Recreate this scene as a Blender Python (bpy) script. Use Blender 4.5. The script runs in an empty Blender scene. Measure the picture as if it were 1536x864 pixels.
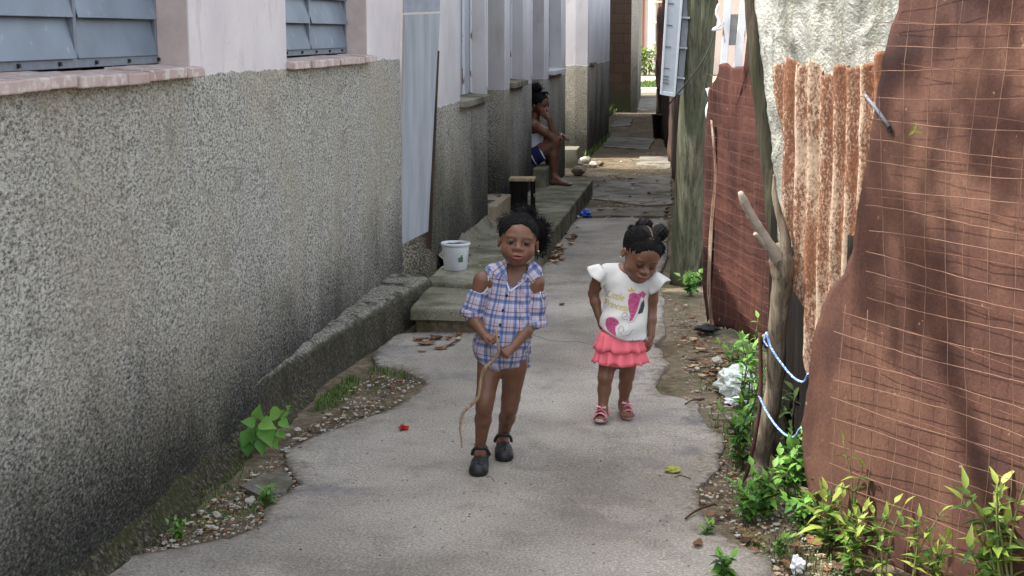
import bpy, bmesh, math, random
import numpy as np
from mathutils import Vector, Matrix, Euler, noise
from mathutils.bvhtree import BVHTree

random.seed(7); rng = np.random.default_rng(7)
scn = bpy.context.scene
R = math.radians
# ------------------------------------------------------------------ camera
F = 2200.0; PITCH = math.atan(382/F); YAW = math.atan(212*math.cos(PITCH)/F); CH = 1.6
cam_d = bpy.data.cameras.new('camera'); cam = bpy.data.objects.new('camera', cam_d)
scn.collection.objects.link(cam); scn.camera = cam
cam.location = (0, 0, CH); cam.rotation_euler = (math.pi/2-PITCH, 0, YAW)
cam_d.sensor_width = 36; cam_d.lens = F/1536*36; cam_d.clip_start = .05; cam_d.clip_end = 600
CM = Euler((math.pi/2-PITCH, 0, YAW)).to_matrix(); CO = Vector((0, 0, CH))
# ------------------------------------------------------------------ world, sun, exposure
SUN_FROM = Vector((-.60, -.13, .85)).normalized()
w = bpy.data.worlds.new('World'); scn.world = w; w.use_nodes = True
bg = w.node_tree.nodes['Background']; sky = w.node_tree.nodes.new('ShaderNodeTexSky')
sky.sky_type = 'NISHITA'; sky.sun_disc = False
sky.sun_elevation = math.asin(SUN_FROM.z); sky.sun_rotation = math.atan2(SUN_FROM.x, SUN_FROM.y)
sky.air_density = 1.3; sky.dust_density = 3.5; sky.ozone_density = .6
hz = w.node_tree.nodes.new('ShaderNodeHueSaturation'); hz.inputs['Saturation'].default_value = .42   # milky, humid sky
w.node_tree.links.new(sky.outputs[0], hz.inputs['Color']); w.node_tree.links.new(hz.outputs[0], bg.inputs[0]); bg.inputs[1].default_value = .15
sd = bpy.data.lights.new('sun', 'SUN'); sd.energy = 2.0; sd.angle = R(.6); sd.color = (1, .95, .87)
sun = bpy.data.objects.new('sun', sd); scn.collection.objects.link(sun)
sun.rotation_euler = (-SUN_FROM).to_track_quat('-Z', 'Y').to_euler(); sun.location = (-6, -3, 9)
vs = scn.view_settings; vs.view_transform = 'Standard'; vs.look = 'None'; vs.gamma = 1; vs.exposure = 1.95
scn.render.film_transparent = False

# ------------------------------------------------------------------ pixel -> place helpers (real depth each)
def ray(px, py): return CM @ Vector(((px-768)/F, -(py-432)/F, -1))
def G(px, py, z=0.0):
    d = ray(px, py); return CO + d*((z-CH)/d.z)
def Yp(px, py, y):
    d = ray(px, py); return CO + d*(y/d.y)
class Plane:                                  # vertical plane: origin o (x,y), heading angle; a along, b out of the face (towards the alley), z up
    def __init__(s, o, d):
        s.o = Vector((o[0], o[1], 0)); s.d = Vector((d[0], d[1], 0)).normalized(); s.n = Vector((s.d.y, -s.d.x, 0))
    def flip(s): s.n = -s.n; return s
    def hit(s, px, py):
        r = ray(px, py); t = (s.o-CO).dot(s.n)/r.dot(s.n); p = CO+r*t; return (p-s.o).dot(s.d), p.z
    def w(s, a, b, z): return s.o + s.d*a + s.n*b + Vector((0, 0, z))

# ------------------------------------------------------------------ object helpers
def link(o): scn.collection.objects.link(o); return o
def tag(o, label=None, cat=None, group=None, kind=None):
    if label: o['label'] = label
    if cat: o['category'] = cat
    if group: o['group'] = group
    if kind: o['kind'] = kind
    return o
def thing(name, label, cat, loc, group=None):
    o = link(bpy.data.objects.new(name, None)); o.location = loc; o.empty_display_size = .1
    return tag(o, label, cat, group)
def setparent(o, p):
    o.parent = p
    pw = Matrix.Identity(4); q = p; ch = []
    while q: ch.append(q); q = q.parent
    for q in reversed(ch): pw = pw @ q.matrix_parent_inverse @ q.matrix_basis
    o.matrix_parent_inverse = pw.inverted()
def obj(name, bm, mats, parent=None, smooth=False, solid=0, bevel=0):
    me = bpy.data.meshes.new(name); bm.normal_update(); bm.to_mesh(me); bm.free()
    for m in (mats if isinstance(mats, (list, tuple)) else [mats]): me.materials.append(m)
    if smooth: me.polygons.foreach_set('use_smooth', [True]*len(me.polygons))
    o = link(bpy.data.objects.new(name, me))
    if solid: s = o.modifiers.new('solid', 'SOLIDIFY'); s.thickness = solid; s.offset = -1
    if bevel: b = o.modifiers.new('bevel', 'BEVEL'); b.width = bevel; b.segments = 2; b.limit_method = 'ANGLE'
    if parent: setparent(o, parent)
    return o
def BM(): return bmesh.new()
def quadbox(bm, P, mi=0):                      # P(i,j,k) corner function
    v = [bm.verts.new(P(i, j, k)) for k in (0, 1) for j in (0, 1) for i in (0, 1)]
    for q in ((0,2,3,1),(4,5,7,6),(0,1,5,4),(2,6,7,3),(0,4,6,2),(1,3,7,5)):
        f = bm.faces.new([v[n] for n in q]); f.material_index = mi
    return v
def box(bm, lo, hi, mi=0, M=None):
    def P(i, j, k):
        p = Vector((hi[0] if i else lo[0], hi[1] if j else lo[1], hi[2] if k else lo[2]))
        return M @ p if M else p
    return quadbox(bm, P, mi)
def pbox(bm, pl, a0, a1, b0, b1, z0, z1, mi=0):
    return quadbox(bm, lambda i, j, k: pl.w(a1 if i else a0, b1 if j else b0, z1 if k else z0), mi)
def tube(bm, pts, rad, n=8, mi=0, cap=True):
    pts = [Vector(p) for p in pts]; rings = []
    if not isinstance(rad, (list, tuple)): rad = [rad]*len(pts)
    t0 = (pts[1]-pts[0]).normalized(); u = t0.orthogonal().normalized()
    for i, p in enumerate(pts):
        t = (pts[min(i+1, len(pts)-1)]-pts[max(i-1, 0)]).normalized()
        u = (u-t*u.dot(t)).normalized(); v = t.cross(u)
        rings.append([bm.verts.new(p+(u*math.cos(2*math.pi*k/n)+v*math.sin(2*math.pi*k/n))*rad[i]) for k in range(n)])
    for a, b in zip(rings, rings[1:]):
        for k in range(n):
            f = bm.faces.new((a[k], a[(k+1) % n], b[(k+1) % n], b[k])); f.smooth = True; f.material_index = mi
    if cap:
        for r in (list(reversed(rings[0])), rings[-1]): f = bm.faces.new(r); f.material_index = mi
def spline(pts, n=6):
    pts = [Vector(p) for p in pts]; out = []
    for i in range(len(pts)-1):
        p0, p1, p2, p3 = pts[max(i-1, 0)], pts[i], pts[i+1], pts[min(i+2, len(pts)-1)]
        for k in range(n):
            t = k/n; out.append(.5*((2*p1)+(p2-p0)*t+(2*p0-5*p1+4*p2-p3)*t*t+(3*p1-p0-3*p2+p3)*t**3))
    return out+[pts[-1]]
def lathe(bm, c, prof, n=28, mi=0):
    rings = [[bm.verts.new((c[0]+r*math.cos(2*math.pi*k/n), c[1]+r*math.sin(2*math.pi*k/n), c[2]+z)) for k in range(n)] for r, z in prof]
    for a, b in zip(rings, rings[1:]):
        for k in range(n):
            f = bm.faces.new((a[k], a[(k+1) % n], b[(k+1) % n], b[k])); f.smooth = True; f.material_index = mi
    bm.faces.new(list(reversed(rings[0]))).material_index = mi
    return rings
def interp(x, xs, ys): return float(np.interp(x, xs, ys))
def nz(p, s=1.0, o=0): return noise.noise(Vector(p)*s+Vector((o, o*1.7, -o)))
def fbm(x, y, z=0, s=1., oct=4):
    v = 0; a = 1
    for i in range(oct): v += a*noise.noise(Vector((x*s, y*s, z*s+i*13))); s *= 2; a *= .5
    return v

# ------------------------------------------------------------------ materials
def C(r, g, b):
    f = lambda v: (v/255/12.92) if v/255 <= .04045 else ((v/255+.055)/1.055)**2.4
    return (f(r), f(g), f(b), 1)
class Mat:
    def __init__(s, name, rough=.9, spec=.25):
        s.m = bpy.data.materials.new(name); s.m.use_nodes = True; s.nt = s.m.node_tree
        s.b = s.nt.nodes['Principled BSDF']; s.b.inputs['Roughness'].default_value = rough
        s.b.inputs['Specular IOR Level'].default_value = spec
        s.pos = s.nd('ShaderNodeNewGeometry').outputs['Position']
    def nd(s, t, ins=None, **props):
        n = s.nt.nodes.new(t)
        for k, v in props.items(): setattr(n, k, v)
        for k, v in (ins or {}).items():
            if isinstance(v, bpy.types.NodeSocket): s.nt.links.new(v, n.inputs[k])
            else: n.inputs[k].default_value = v
        return n
    def vec(s, scale=(1, 1, 1), v=None, rot=(0, 0, 0)):
        return s.nd('ShaderNodeMapping', {'Vector': v or s.pos, 'Scale': scale, 'Rotation': rot}).outputs[0]
    def noise(s, scale, detail=5, v=None, rough=.55, dist=0):
        return s.nd('ShaderNodeTexNoise', {'Vector': v or s.pos, 'Scale': scale, 'Detail': detail, 'Roughness': rough, 'Distortion': dist}).outputs[0]
    def vor(s, scale, v=None, feature='F1', out=0, rnd=1):
        return s.nd('ShaderNodeTexVoronoi', {'Vector': v or s.pos, 'Scale': scale, 'Randomness': rnd}, feature=feature).outputs[out]
    def ramp(s, f, stops, interp='LINEAR'):
        n = s.nd('ShaderNodeValToRGB', {0: f}); cr = n.color_ramp; cr.interpolation = interp
        while len(cr.elements) < len(stops): cr.elements.new(.5)
        for e, (p, c) in zip(cr.elements, stops):
            e.position = p; e.color = c if isinstance(c, tuple) else (c, c, c, 1)
        return n.outputs[0]
    def mix(s, f, a, b, mode='MIX'):
        n = s.nd('ShaderNodeMix', data_type='RGBA', blend_type=mode)
        for k, v in ((0, f), (6, a), (7, b)):
            if isinstance(v, bpy.types.NodeSocket): s.nt.links.new(v, n.inputs[k])
            else: n.inputs[k].default_value = v
        return n.outputs[2]
    def math(s, op, a, b=0, c=0, clamp=False):
        n = s.nd('ShaderNodeMath', {0: a, 1: b, 2: c}, operation=op); n.use_clamp = clamp; return n.outputs[0]
    def sep(s, v=None): return s.nd('ShaderNodeSeparateXYZ', {0: v or s.pos}).outputs
    def step(s, x, lo, hi): return s.nd('ShaderNodeMapRange', {0: x, 1: lo, 2: hi, 3: 0., 4: 1.}, interpolation_type='SMOOTHSTEP').outputs[0]
    def attr(s, n, out=0): return s.nd('ShaderNodeAttribute', attribute_name=n).outputs[out]
    def col(s, c):
        if isinstance(c, tuple): s.b.inputs['Base Color'].default_value = c
        else: s.nt.links.new(c, s.b.inputs['Base Color'])
    def rough(s, r): s.nt.links.new(r, s.b.inputs['Roughness'])
    def bump(s, h, strength=.5, dist=.005, prev=None):
        n = s.nd('ShaderNodeBump', {'Height': h, 'Strength': strength, 'Distance': dist})
        if prev: s.nt.links.new(prev, n.inputs['Normal'])
        s.nt.links.new(n.outputs[0], s.b.inputs['Normal']); return n.outputs[0]

def simple(name, c, rough=.7, var=.18, scale=30, bump=.2, bd=.002, spec=.3):
    m = Mat(name, rough, spec); n = m.noise(scale, 6)
    d = tuple(x*(1-var) for x in c[:3])+(1,); l = tuple(min(1, x*(1+var)) for x in c[:3])+(1,)
    m.col(m.ramp(n, [(.25, d), (.75, l)])); m.bump(n, bump, bd); return m.m

def wall_mat(name, zb, mild_h, paint=(196, 192, 200), stain=1.0):
    """roughcast below the line zb, limewash above; mildew climbing from the ground"""
    m = Mat(name, .95, .12); X, Y, Z = m.sep()
    big = m.noise(1.3, 4); med = m.noise(6, 5); fine = m.noise(150, 3, m.vec((1, .5, 1)), rough=.7); v = m.vor(150, m.vec((1, .55, 1))); gr = m.noise(104, 4, m.vec((1, .5, 1)), rough=.78)
    rc = m.ramp(gr, [(.38, C(84, 83, 78)), (.46, C(146, 144, 136)), (.55, C(180, 177, 168)), (.68, C(212, 209, 200))])
    rc = m.mix(m.step(v, .02, .16), m.mix(.5, rc, C(222, 218, 205)), rc)
    rc = m.mix(m.step(big, .42, .62), rc, m.mix(.35, rc, C(158, 148, 124)))
    rc = m.mix(m.math('MULTIPLY', m.step(med, .55, .7), .35), rc, C(112, 108, 96))
    # mildew
    zz = m.math('ADD', Z, m.math('MULTIPLY', m.math('SUBTRACT', m.noise(1.6, 6, m.vec((1, 1, .6))), .5), -mild_h*1.1))
    zz = m.math('ADD', zz, m.math('MULTIPLY', m.math('SUBTRACT', gr, .5), mild_h*.55))
    mk = m.math('SUBTRACT', 1.0, m.step(zz, mild_h*.08, mild_h*1.02))
    dark = m.ramp(gr, [(.38, C(16, 17, 15)), (.56, C(48, 49, 45)), (.70, C(104, 104, 97))])
    dark = m.mix(m.step(m.noise(3.1, 3), .5, .7), dark, m.mix(.4, dark, C(50, 53, 36)))
    rc = m.mix(m.math('MULTIPLY', mk, .93), rc, dark)
    # drips below sills / vertical streaks
    st = m.noise(7, 3, m.vec((1, 1, .10)))
    rc = m.mix(m.math('MULTIPLY', m.step(st, .62, .80), .28*stain), rc, C(64, 62, 52))
    pc = m.ramp(m.noise(2.2, 6), [(.3, C(paint[0]-20, paint[1]-21, paint[2]-19)), (.7, C(*paint))])
    pc = m.mix(m.math('MULTIPLY', m.step(m.noise(9, 6, m.vec((1, 1, .3)), rough=.65), .54, .70), .38), pc, C(158, 146, 138))
    pc = m.mix(m.math('MULTIPLY', m.step(m.noise(40, 5), .64, .70), .35), pc, C(176, 150, 140))
    line = m.math('ADD', Z, m.math('MULTIPLY', m.math('SUBTRACT', m.noise(9, 4), .5), .045))
    k = m.step(line, zb-.006, zb+.004)
    m.col(m.mix(k, rc, pc))
    h1 = m.math('ADD', gr, m.math('MULTIPLY', fine, .35)); sm = m.math('MULTIPLY', m.noise(30, 4), .12)
    hh = m.math('ADD', m.math('MULTIPLY', h1, m.math('SUBTRACT', 1.0, k)), m.math('MULTIPLY', sm, k))
    m.bump(hh, 1.0, .008); return m.m

M = {}
M['wall_a'] = wall_mat('roughcast_near', 1.455, .76, (212, 205, 205))
M['wall_b'] = wall_mat('roughcast_mid', 1.15, 1.25, (200, 197, 198), 3.0)
M['wall_c'] = wall_mat('roughcast_far', 1.19, 1.3, (198, 196, 198), 1.6)
def concrete(name, base=(166, 161, 153), moss=.0, dark=.0, edge=False):
    m = Mat(name, .92, .15); a = m.noise(1.1, 5, dist=.4); b = m.noise(5.5, 6); g = m.noise(110, 4, rough=.7); s = m.vor(95)
    lo = C(base[0]-34, base[1]-35, base[2]-36); hi = C(base[0]+12, base[1]+11, base[2]+9)
    c = m.ramp(a, [(.3, lo), (.66, hi)])
    c = m.mix(m.math('MULTIPLY', m.step(b, .5, .7), .38), c, C(base[0]-52, base[1]-53, base[2]-52))
    c = m.mix(m.math('MULTIPLY', m.step(m.noise(3.3, 5), .56, .68), .28), c, C(base[0]+22, base[1]+20, base[2]+14))
    c = m.mix(.42, c, m.ramp(g, [(.38, C(50, 47, 44)), (.5, C(150, 146, 140)), (.68, C(236, 232, 224))]), 'OVERLAY')
    c = m.mix(m.math('MULTIPLY', m.math('SUBTRACT', 1., m.step(s, .05, .13)), .55), c, C(206, 202, 194))
    c = m.mix(m.math('MULTIPLY', m.step(m.noise(38, 3), .66, .72), .6), c, C(82, 77, 70))
    if moss:
        X, Y, Z = m.sep(); k = m.step(m.noise(4.5, 6), .5-.2*moss, .66)
        c = m.mix(m.math('MULTIPLY', k, .75), c, C(66, 68, 44))
    if dark: c = m.mix(dark, c, C(64, 60, 54), 'MULTIPLY')
    # hairline cracks
    cr = m.vor(1.15, m.nd('ShaderNodeVectorMath', {0: m.pos, 1: m.nd('ShaderNodeVectorMath', {0: m.nd('ShaderNodeTexNoise', {'Scale': 2.5, 'Detail': 6.}).outputs[1], 'Scale': .5}, operation='SCALE').outputs[0]}, operation='ADD').outputs[0], 'DISTANCE_TO_EDGE')
    ck = m.math('SUBTRACT', 1.0, m.step(cr, .001, .0045))
    ck = m.math('MULTIPLY', ck, m.step(m.noise(.9, 3), .56, .66)); c = m.mix(m.math('MULTIPLY', ck, .7), c, C(60, 57, 50))
    if edge:     # soil trodden over the broken edge
        k = m.math('ADD', m.attr('edge', 2), m.math('MULTIPLY', m.math('SUBTRACT', m.noise(8, 7, rough=.65), .5), .5)); k = m.math('SUBTRACT', 1., m.step(k, -.03, .10))
        d_ = m.ramp(m.noise(45, 5, rough=.7), [(.32, C(70, 63, 54)), (.5, C(122, 113, 100)), (.7, C(170, 162, 150))]); c = m.mix(m.math('MULTIPLY', k, .85), c, d_)
        k2 = m.math('MULTIPLY', m.step(m.noise(2.3, 6, rough=.7), .52, .66), m.math('SUBTRACT', 1., m.step(m.attr('edge', 2), .1, .45))); c = m.mix(m.math('MULTIPLY', k2, .6), c, C(92, 90, 98))
    m.col(c); m.bump(m.math('SUBTRACT', m.math('ADD', g, m.math('MULTIPLY', b, 1.1)), m.math('MULTIPLY', ck, 1.2)), .8, .004); return m.m
M['path'] = concrete('path_concrete', (164, 159, 152), edge=True)
M['step'] = concrete('step_concrete', (142, 140, 126), moss=.5)
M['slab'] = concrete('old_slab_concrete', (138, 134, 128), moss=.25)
def dirt():
    m = Mat('trodden_dirt', .97, .1); a = m.noise(2.2, 6); b = m.noise(22, 6, rough=.7); v = m.vor(60)
    c = m.ramp(a, [(.3, C(98, 89, 75)), (.5, C(126, 116, 100)), (.7, C(146, 137, 122))])
    c = m.mix(.6, c, m.ramp(b, [(.32, C(48, 42, 34)), (.5, C(126, 118, 104)), (.7, C(206, 196, 180))]), 'OVERLAY')
    c = m.mix(m.math('MULTIPLY', m.math('SUBTRACT', 1., m.step(v, .1, .22)), .5), c, C(172, 164, 150))
    c = m.mix(m.math('MULTIPLY', m.step(m.noise(3.7, 5), .56, .66), .55), c, C(70, 76, 40))
    c = m.mix(m.math('MULTIPLY', m.step(m.noise(7, 5), .60, .68), .7), c, C(58, 50, 40))
    m.col(c); m.bump(m.math('ADD', b, m.math('MULTIPLY', a, 2.)), 1., .012); return m.m
M['dirt'] = dirt()
def rust(name, base, light, dark, streak=.5, rough=.85, pits=True, sc=1.):
    m = Mat(name, rough, .2); a = m.noise(2.4*sc, 6, dist=.6); st = m.noise(9*sc, 5, m.vec((1, 1, .12))); f = m.noise(95, 5, rough=.7)
    c = m.ramp(a, [(.32, C(*dark)), (.52, C(*base)), (.72, C(*light))])
    c = m.mix(m.math('MULTIPLY', m.step(st, .5, .74), streak), c, C(*light))
    c = m.mix(m.math('MULTIPLY', m.step(m.noise(6*sc, 6, m.vec((1, 1, .3))), .55, .7), .5), c, C(*dark))
    c = m.mix(.35, c, m.ramp(f, [(.35, C(70, 66, 62)), (.65, C(190, 186, 180))]), 'OVERLAY')
    if pits: c = m.mix(m.math('MULTIPLY', m.step(m.noise(28, 4), .70, .74), .5), c, C(168, 142, 120))
    m.col(c); m.bump(m.math('ADD', f, m.math('MULTIPLY', a, 1.5)), .5, .003); return m.m
M['rust_panel'] = rust('rust_flat_sheet', (88, 61, 53), (114, 84, 70), (64, 45, 42), .4)
M['rust_dark'] = rust('rust_maroon_sheet', (78, 50, 46), (104, 68, 58), (50, 33, 31), .5)
M['rust_side'] = rust('rust_shed_sheet', (78, 62, 54), (104, 82, 70), (46, 38, 36), .4)
def corr():
    m = Mat('rusted_corrugated_zinc', .7, .3); st = m.noise(11, 6, m.vec((1, 1, .22)), dist=.6); f = m.noise(150, 5, m.vec((1, 1, .55)), rough=.75)
    pt = m.attr('ridge', 2); X, Y, Z = m.sep()
    k = m.math('ADD', m.math('MULTIPLY', st, .9), m.math('MULTIPLY', f, 1.05))
    k = m.math('ADD', k, m.math('MULTIPLY', pt, .02)); k = m.math('SUBTRACT', k, m.math('MULTIPLY', m.step(Z, 1.0, 1.6), .05))
    ru = m.ramp(f, [(.35, C(92, 62, 48)), (.55, C(130, 90, 66)), (.7, C(158, 118, 92))])
    ru = m.mix(m.math('MULTIPLY', m.step(m.noise(5, 5), .52, .68), .6), ru, C(104, 66, 56))
    zc = m.ramp(m.noise(60, 4), [(.3, C(150, 128, 108)), (.7, C(186, 168, 148))])
    m.col(m.mix(m.step(k, .92, 1.07), ru, zc)); m.bump(f, .5, .002); return m.m
M['corr'] = corr()
def foil():
    m = Mat('weathered_silver_sheet', .5, .5); a = m.noise(9, 7, m.vec((1, 1, .45)), dist=1.6); b = m.noise(5, 4, m.vec((1, 1, .3))); f = m.noise(90, 4)
    c = m.ramp(a, [(.3, C(112, 112, 104)), (.5, C(144, 145, 138)), (.7, C(180, 180, 171))])
    c = m.mix(m.math('MULTIPLY', m.step(b, .46, .66), .75), c, C(104, 104, 90))
    c = m.mix(m.math('MULTIPLY', m.step(m.noise(22, 6, m.vec((1, 1, .4)), rough=.7), .56, .68), .7), c, C(104, 94, 78))
    m.col(c); m.b.inputs['Metallic'].default_value = .25; m.bump(m.math('ADD', a, m.math('MULTIPLY', f, .3)), 1., .020); return m.m
M['foil'] = foil()
def wood(name, lo, mid, hi, green=None, sc=1., vert=True):
    m = Mat(name, .88, .15); v = m.vec((1, 1, .07)); a = m.noise(38*sc, 6, v, rough=.7); b = m.noise(3*sc, 5)
    c = m.ramp(a, [(.32, C(*lo)), (.5, C(*mid)), (.68, C(*hi))])
    if green: c = m.mix(m.math('MULTIPLY', m.step(b, .42, .64), .75), c, m.mix(.5, c, C(*green)))
    c = m.mix(m.math('MULTIPLY', m.step(m.noise(70*sc, 3, m.vec((1, 1, .03))), .60, .66), .6), c, C(int(lo[0]*.6), int(lo[1]*.6), int(lo[2]*.6)))
    m.col(c); m.bump(a, .8, .005); return m.m
M['pole'] = wood('utility_pole_wood', (58, 58, 46), (90, 90, 75), (120, 118, 102), (74, 86, 64))
M['plank'] = wood('dark_plank_wood', (34, 30, 26), (58, 52, 44), (86, 78, 66), (54, 62, 42))
M['trunk'] = wood('dead_grey_trunk', (70, 62, 53), (104, 94, 81), (140, 129, 114), None, 1.3)
M['post'] = wood('brown_door_post', (44, 36, 32), (66, 54, 48), (88, 74, 66))
M['stick'] = wood('dry_stick_bark', (104, 84, 66), (138, 116, 94), (170, 148, 122), None, 2)
M['board'] = (lambda m: (m.col(m.mix(m.math('MULTIPLY', m.step(m.noise(5, 6, m.vec((1, 1, .2))), .55, .7), .35), m.ramp(m.noise(24, 6, m.vec((1, 1, .06))), [(.3, C(138, 143, 150)), (.7, C(166, 171, 178))]), C(128, 130, 132))), m.bump(m.noise(50, 4, m.vec((1, 1, .05))), .4, .002), m.m)[-1])(Mat('greyblue_door_board', .6))
M['louvre'] = (lambda m: (m.col(m.mix(m.math('MULTIPLY', m.step(m.noise(16, 6), .62, .72), .3), m.ramp(m.noise(4, 6), [(.3, C(88, 100, 114)), (.7, C(110, 123, 138))]), C(176, 180, 184))), m.bump(m.noise(60, 3), .12, .002), m.m)[-1])(Mat('grey_louvre_paint', .5, .4))
M['louvre_dk'] = simple('grey_frame_paint', C(112, 119, 128), .6)
M['jamb'] = simple('pinkish_reveal_paint', C(196, 180, 176), .9, .14, 18)
M['silltile'] = (lambda m: (m.col(m.mix(m.step(m.noise(22, 6), .5, .6), m.ramp(m.noise(8, 5), [(.3, C(160, 138, 132)), (.7, C(186, 168, 162))]), C(192, 182, 175))), m.bump(m.noise(70, 5), .6, .003), m.m)[-1])(Mat('limewashed_clay_sill', .9))
M['palepanel'] = simple('pale_shutter_paint', C(168, 172, 178), .7, .1, 14)
M['greyplastic'] = simple('grey_plastic', C(164, 171, 178), .5, .08, 20)
M['black'] = simple('black_rubber', C(38, 38, 40), .6, .2, 60)
M['darkbox'] = wood('dark_wood_gap_shade', (14, 12, 11), (22, 19, 17), (34, 29, 26))  # dark stool wood; on the gap board its near-black stands in for shade
M['rawwood'] = wood('raw_pine', (132, 112, 86), (164, 144, 112), (190, 172, 140))
M['white_paint'] = (lambda m: (m.col(m.mix(m.step(m.noise(20, 6, m.vec((1, 1, .3))), .58, .64), C(206, 208, 210), C(132, 104, 88))), m.bump(m.noise(50, 4), .4, .003), m.m)[-1])(Mat('flaking_white_paint', .8))
M['plastic_white'] = simple('white_bucket_plastic', C(196, 200, 206), .45, .07, 14, .1)
M['bluebin'] = simple('blue_bucket_plastic', C(34, 48, 84), .5)
M['darkbin'] = simple('dark_bin_plastic', C(28, 30, 34), .5)
M['wire'] = simple('rusted_wire', C(120, 93, 77), .8, .2, 60)
M['wiredk'] = simple('dark_rusted_wire', C(104, 68, 56), .8, .2, 60)
M['stone'] = simple('pale_stone', C(168, 164, 154), .9, .25, 26, .6, .004)
M['stone2'] = simple('brown_stone', C(128, 112, 96), .9, .25, 26, .6, .004)
M['dry'] = simple('dry_leaf_brown', C(122, 88, 64), .85, .35, 22, .5, .003)
M['dry2'] = simple('dry_leaf_dark', C(74, 54, 44), .85, .3, 22, .5, .003)
M['dry3'] = simple('dry_leaf_pale', C(172, 150, 122), .85, .25, 22, .5, .003)
M['yleaf'] = simple('yellowgreen_leaf', C(138, 142, 62), .6, .3, 30)
M['redpetal'] = simple('red_petal', C(176, 46, 34), .6, .25, 60)
M['paper'] = simple('crumpled_paper', C(216, 218, 222), .8, .06, 30)
M['bag'] = simple('white_plastic_bag', C(200, 208, 202), .4, .06, 20)
M['bluefoil'] = simple('blue_foil', C(44, 74, 168), .35, .2, 40)
M['cord'] = (lambda m: (m.col(m.ramp(m.vor(150), [(.3, C(208, 216, 226)), (.5, C(96, 140, 204))])), m.m)[-1])(Mat('blue_white_cord', .7))
def leafm(name, a, b, c):
    m = Mat(name, .5, .35); n = m.noise(11, 4); at = m.attr('tone', 2)
    k = m.math('ADD', m.math('MULTIPLY', n, .45), m.math('MULTIPLY', at, .6))
    m.col(m.ramp(k, [(.25, C(*a)), (.5, C(*b)), (.8, C(*c))])); m.b.inputs['Transmission Weight'].default_value = 0
    t = m.nd('ShaderNodeBsdfTranslucent'); m.nt.links.new(m.b.inputs['Base Color'].links[0].from_socket, t.inputs[0])
    mx = m.nd('ShaderNodeMixShader', {0: .3, 1: m.b.outputs[0], 2: t.outputs[0]})
    m.nt.links.new(mx.outputs[0], m.nt.nodes['Material Output'].inputs[0]); return m.m
M['leaf'] = leafm('weed_leaf_green', (44, 80, 34), (74, 122, 50), (122, 168, 74))
M['leaf_y'] = leafm('young_leaf_green', (52, 84, 34), (86, 122, 48), (150, 164, 76))
M['leaf_h'] = leafm('heart_leaf_green', (62, 108, 44), (100, 150, 66), (148, 190, 96))
M['leaf_d'] = leafm('shaded_leaf_green', (34, 50, 28), (50, 70, 38), (78, 98, 52))  # darker copy of the weed green, shade put into the colour
M['stem'] = simple('weed_stem', C(96, 100, 58), .8)
M['grass'] = leafm('short_grass_green', (58, 80, 40), (86, 112, 54), (128, 148, 78))
M['farwall'] = simple('far_pale_house_wall', C(206, 186, 176), .9, .12, 1.2)
M['farwall2'] = simple('far_cream_pillar', C(216, 210, 196), .9, .1, 2)
M['roof'] = simple('roof_slab_concrete', C(130, 126, 120), .9, .2, 4)
# ================================================================== GROUND
def jag(poly, amp=.02, seg=.06, seed=0, closed=True):
    out = []; n = len(poly)
    for i in range(n):
        a, b = Vector(poly[i]), Vector(poly[(i+1) % n]); L = (b-a).length; k = max(1, int(L/seg)); k = min(k, 60)
        for j in range(k):
            p = a.lerp(b, j/k); d = Vector((fbm(p.x, p.y, seed, 5), fbm(p.x, p.y, seed+9, 5), 0))*amp; out.append(p+d)
    return out
def slab(name, poly, z, th, m, kind='structure', amp=.02, seg=.06, seed=0):
    bm = BM(); pts = jag([(p[0], p[1], z) for p in poly], amp, seg, seed)
    vs_ = [bm.verts.new((p.x, p.y, z)) for p in pts]; f = bm.faces.new(vs_)
    if f.calc_area() and f.normal.z < 0: f.normal_flip()
    bm.normal_update()
    if f.normal.z < 0: bmesh.ops.reverse_faces(bm, faces=[f])
    r = bmesh.ops.extrude_face_region(bm, geom=[f])
    for v in r['geom']:
        if isinstance(v, bmesh.types.BMVert): v.co.z = z
    for v in vs_: v.co.z = z-th
    bmesh.ops.recalc_face_normals(bm, faces=bm.faces)
    bmesh.ops.triangulate(bm, faces=[f for f in bm.faces if len(f.verts) > 4])
    o = obj(name, bm, m)
    if kind: o['kind'] = kind
    return o

bm = BM()
# one ground sheet, fine near the camera, reaching the horizon
def gz(x, y):
    if y > 30 or abs(x) > 2.5: return -.012
    return .010*fbm(x, y, 3, 3, 3)-.012
xs = [-250, -60, -12, -5, -3]+[i*.05 for i in range(-40, 31)]+[2, 3, 5, 12, 60, 250]
ys = [-60, -5, 0, 2]+[2.6+i*.06 for i in range(190)]+[15, 17, 20, 25, 32, 45, 80, 180, 500]
gv = [[bm.verts.new((x, y, gz(x, y))) for x in xs] for y in ys]
for j in range(len(ys)-1):
    for i in range(len(xs)-1):
        f = bm.faces.new((gv[j][i], gv[j][i+1], gv[j+1][i+1], gv[j+1][i])); f.smooth = True
o = obj('ground', bm, M['dirt']); o['kind'] = 'structure'

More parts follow.
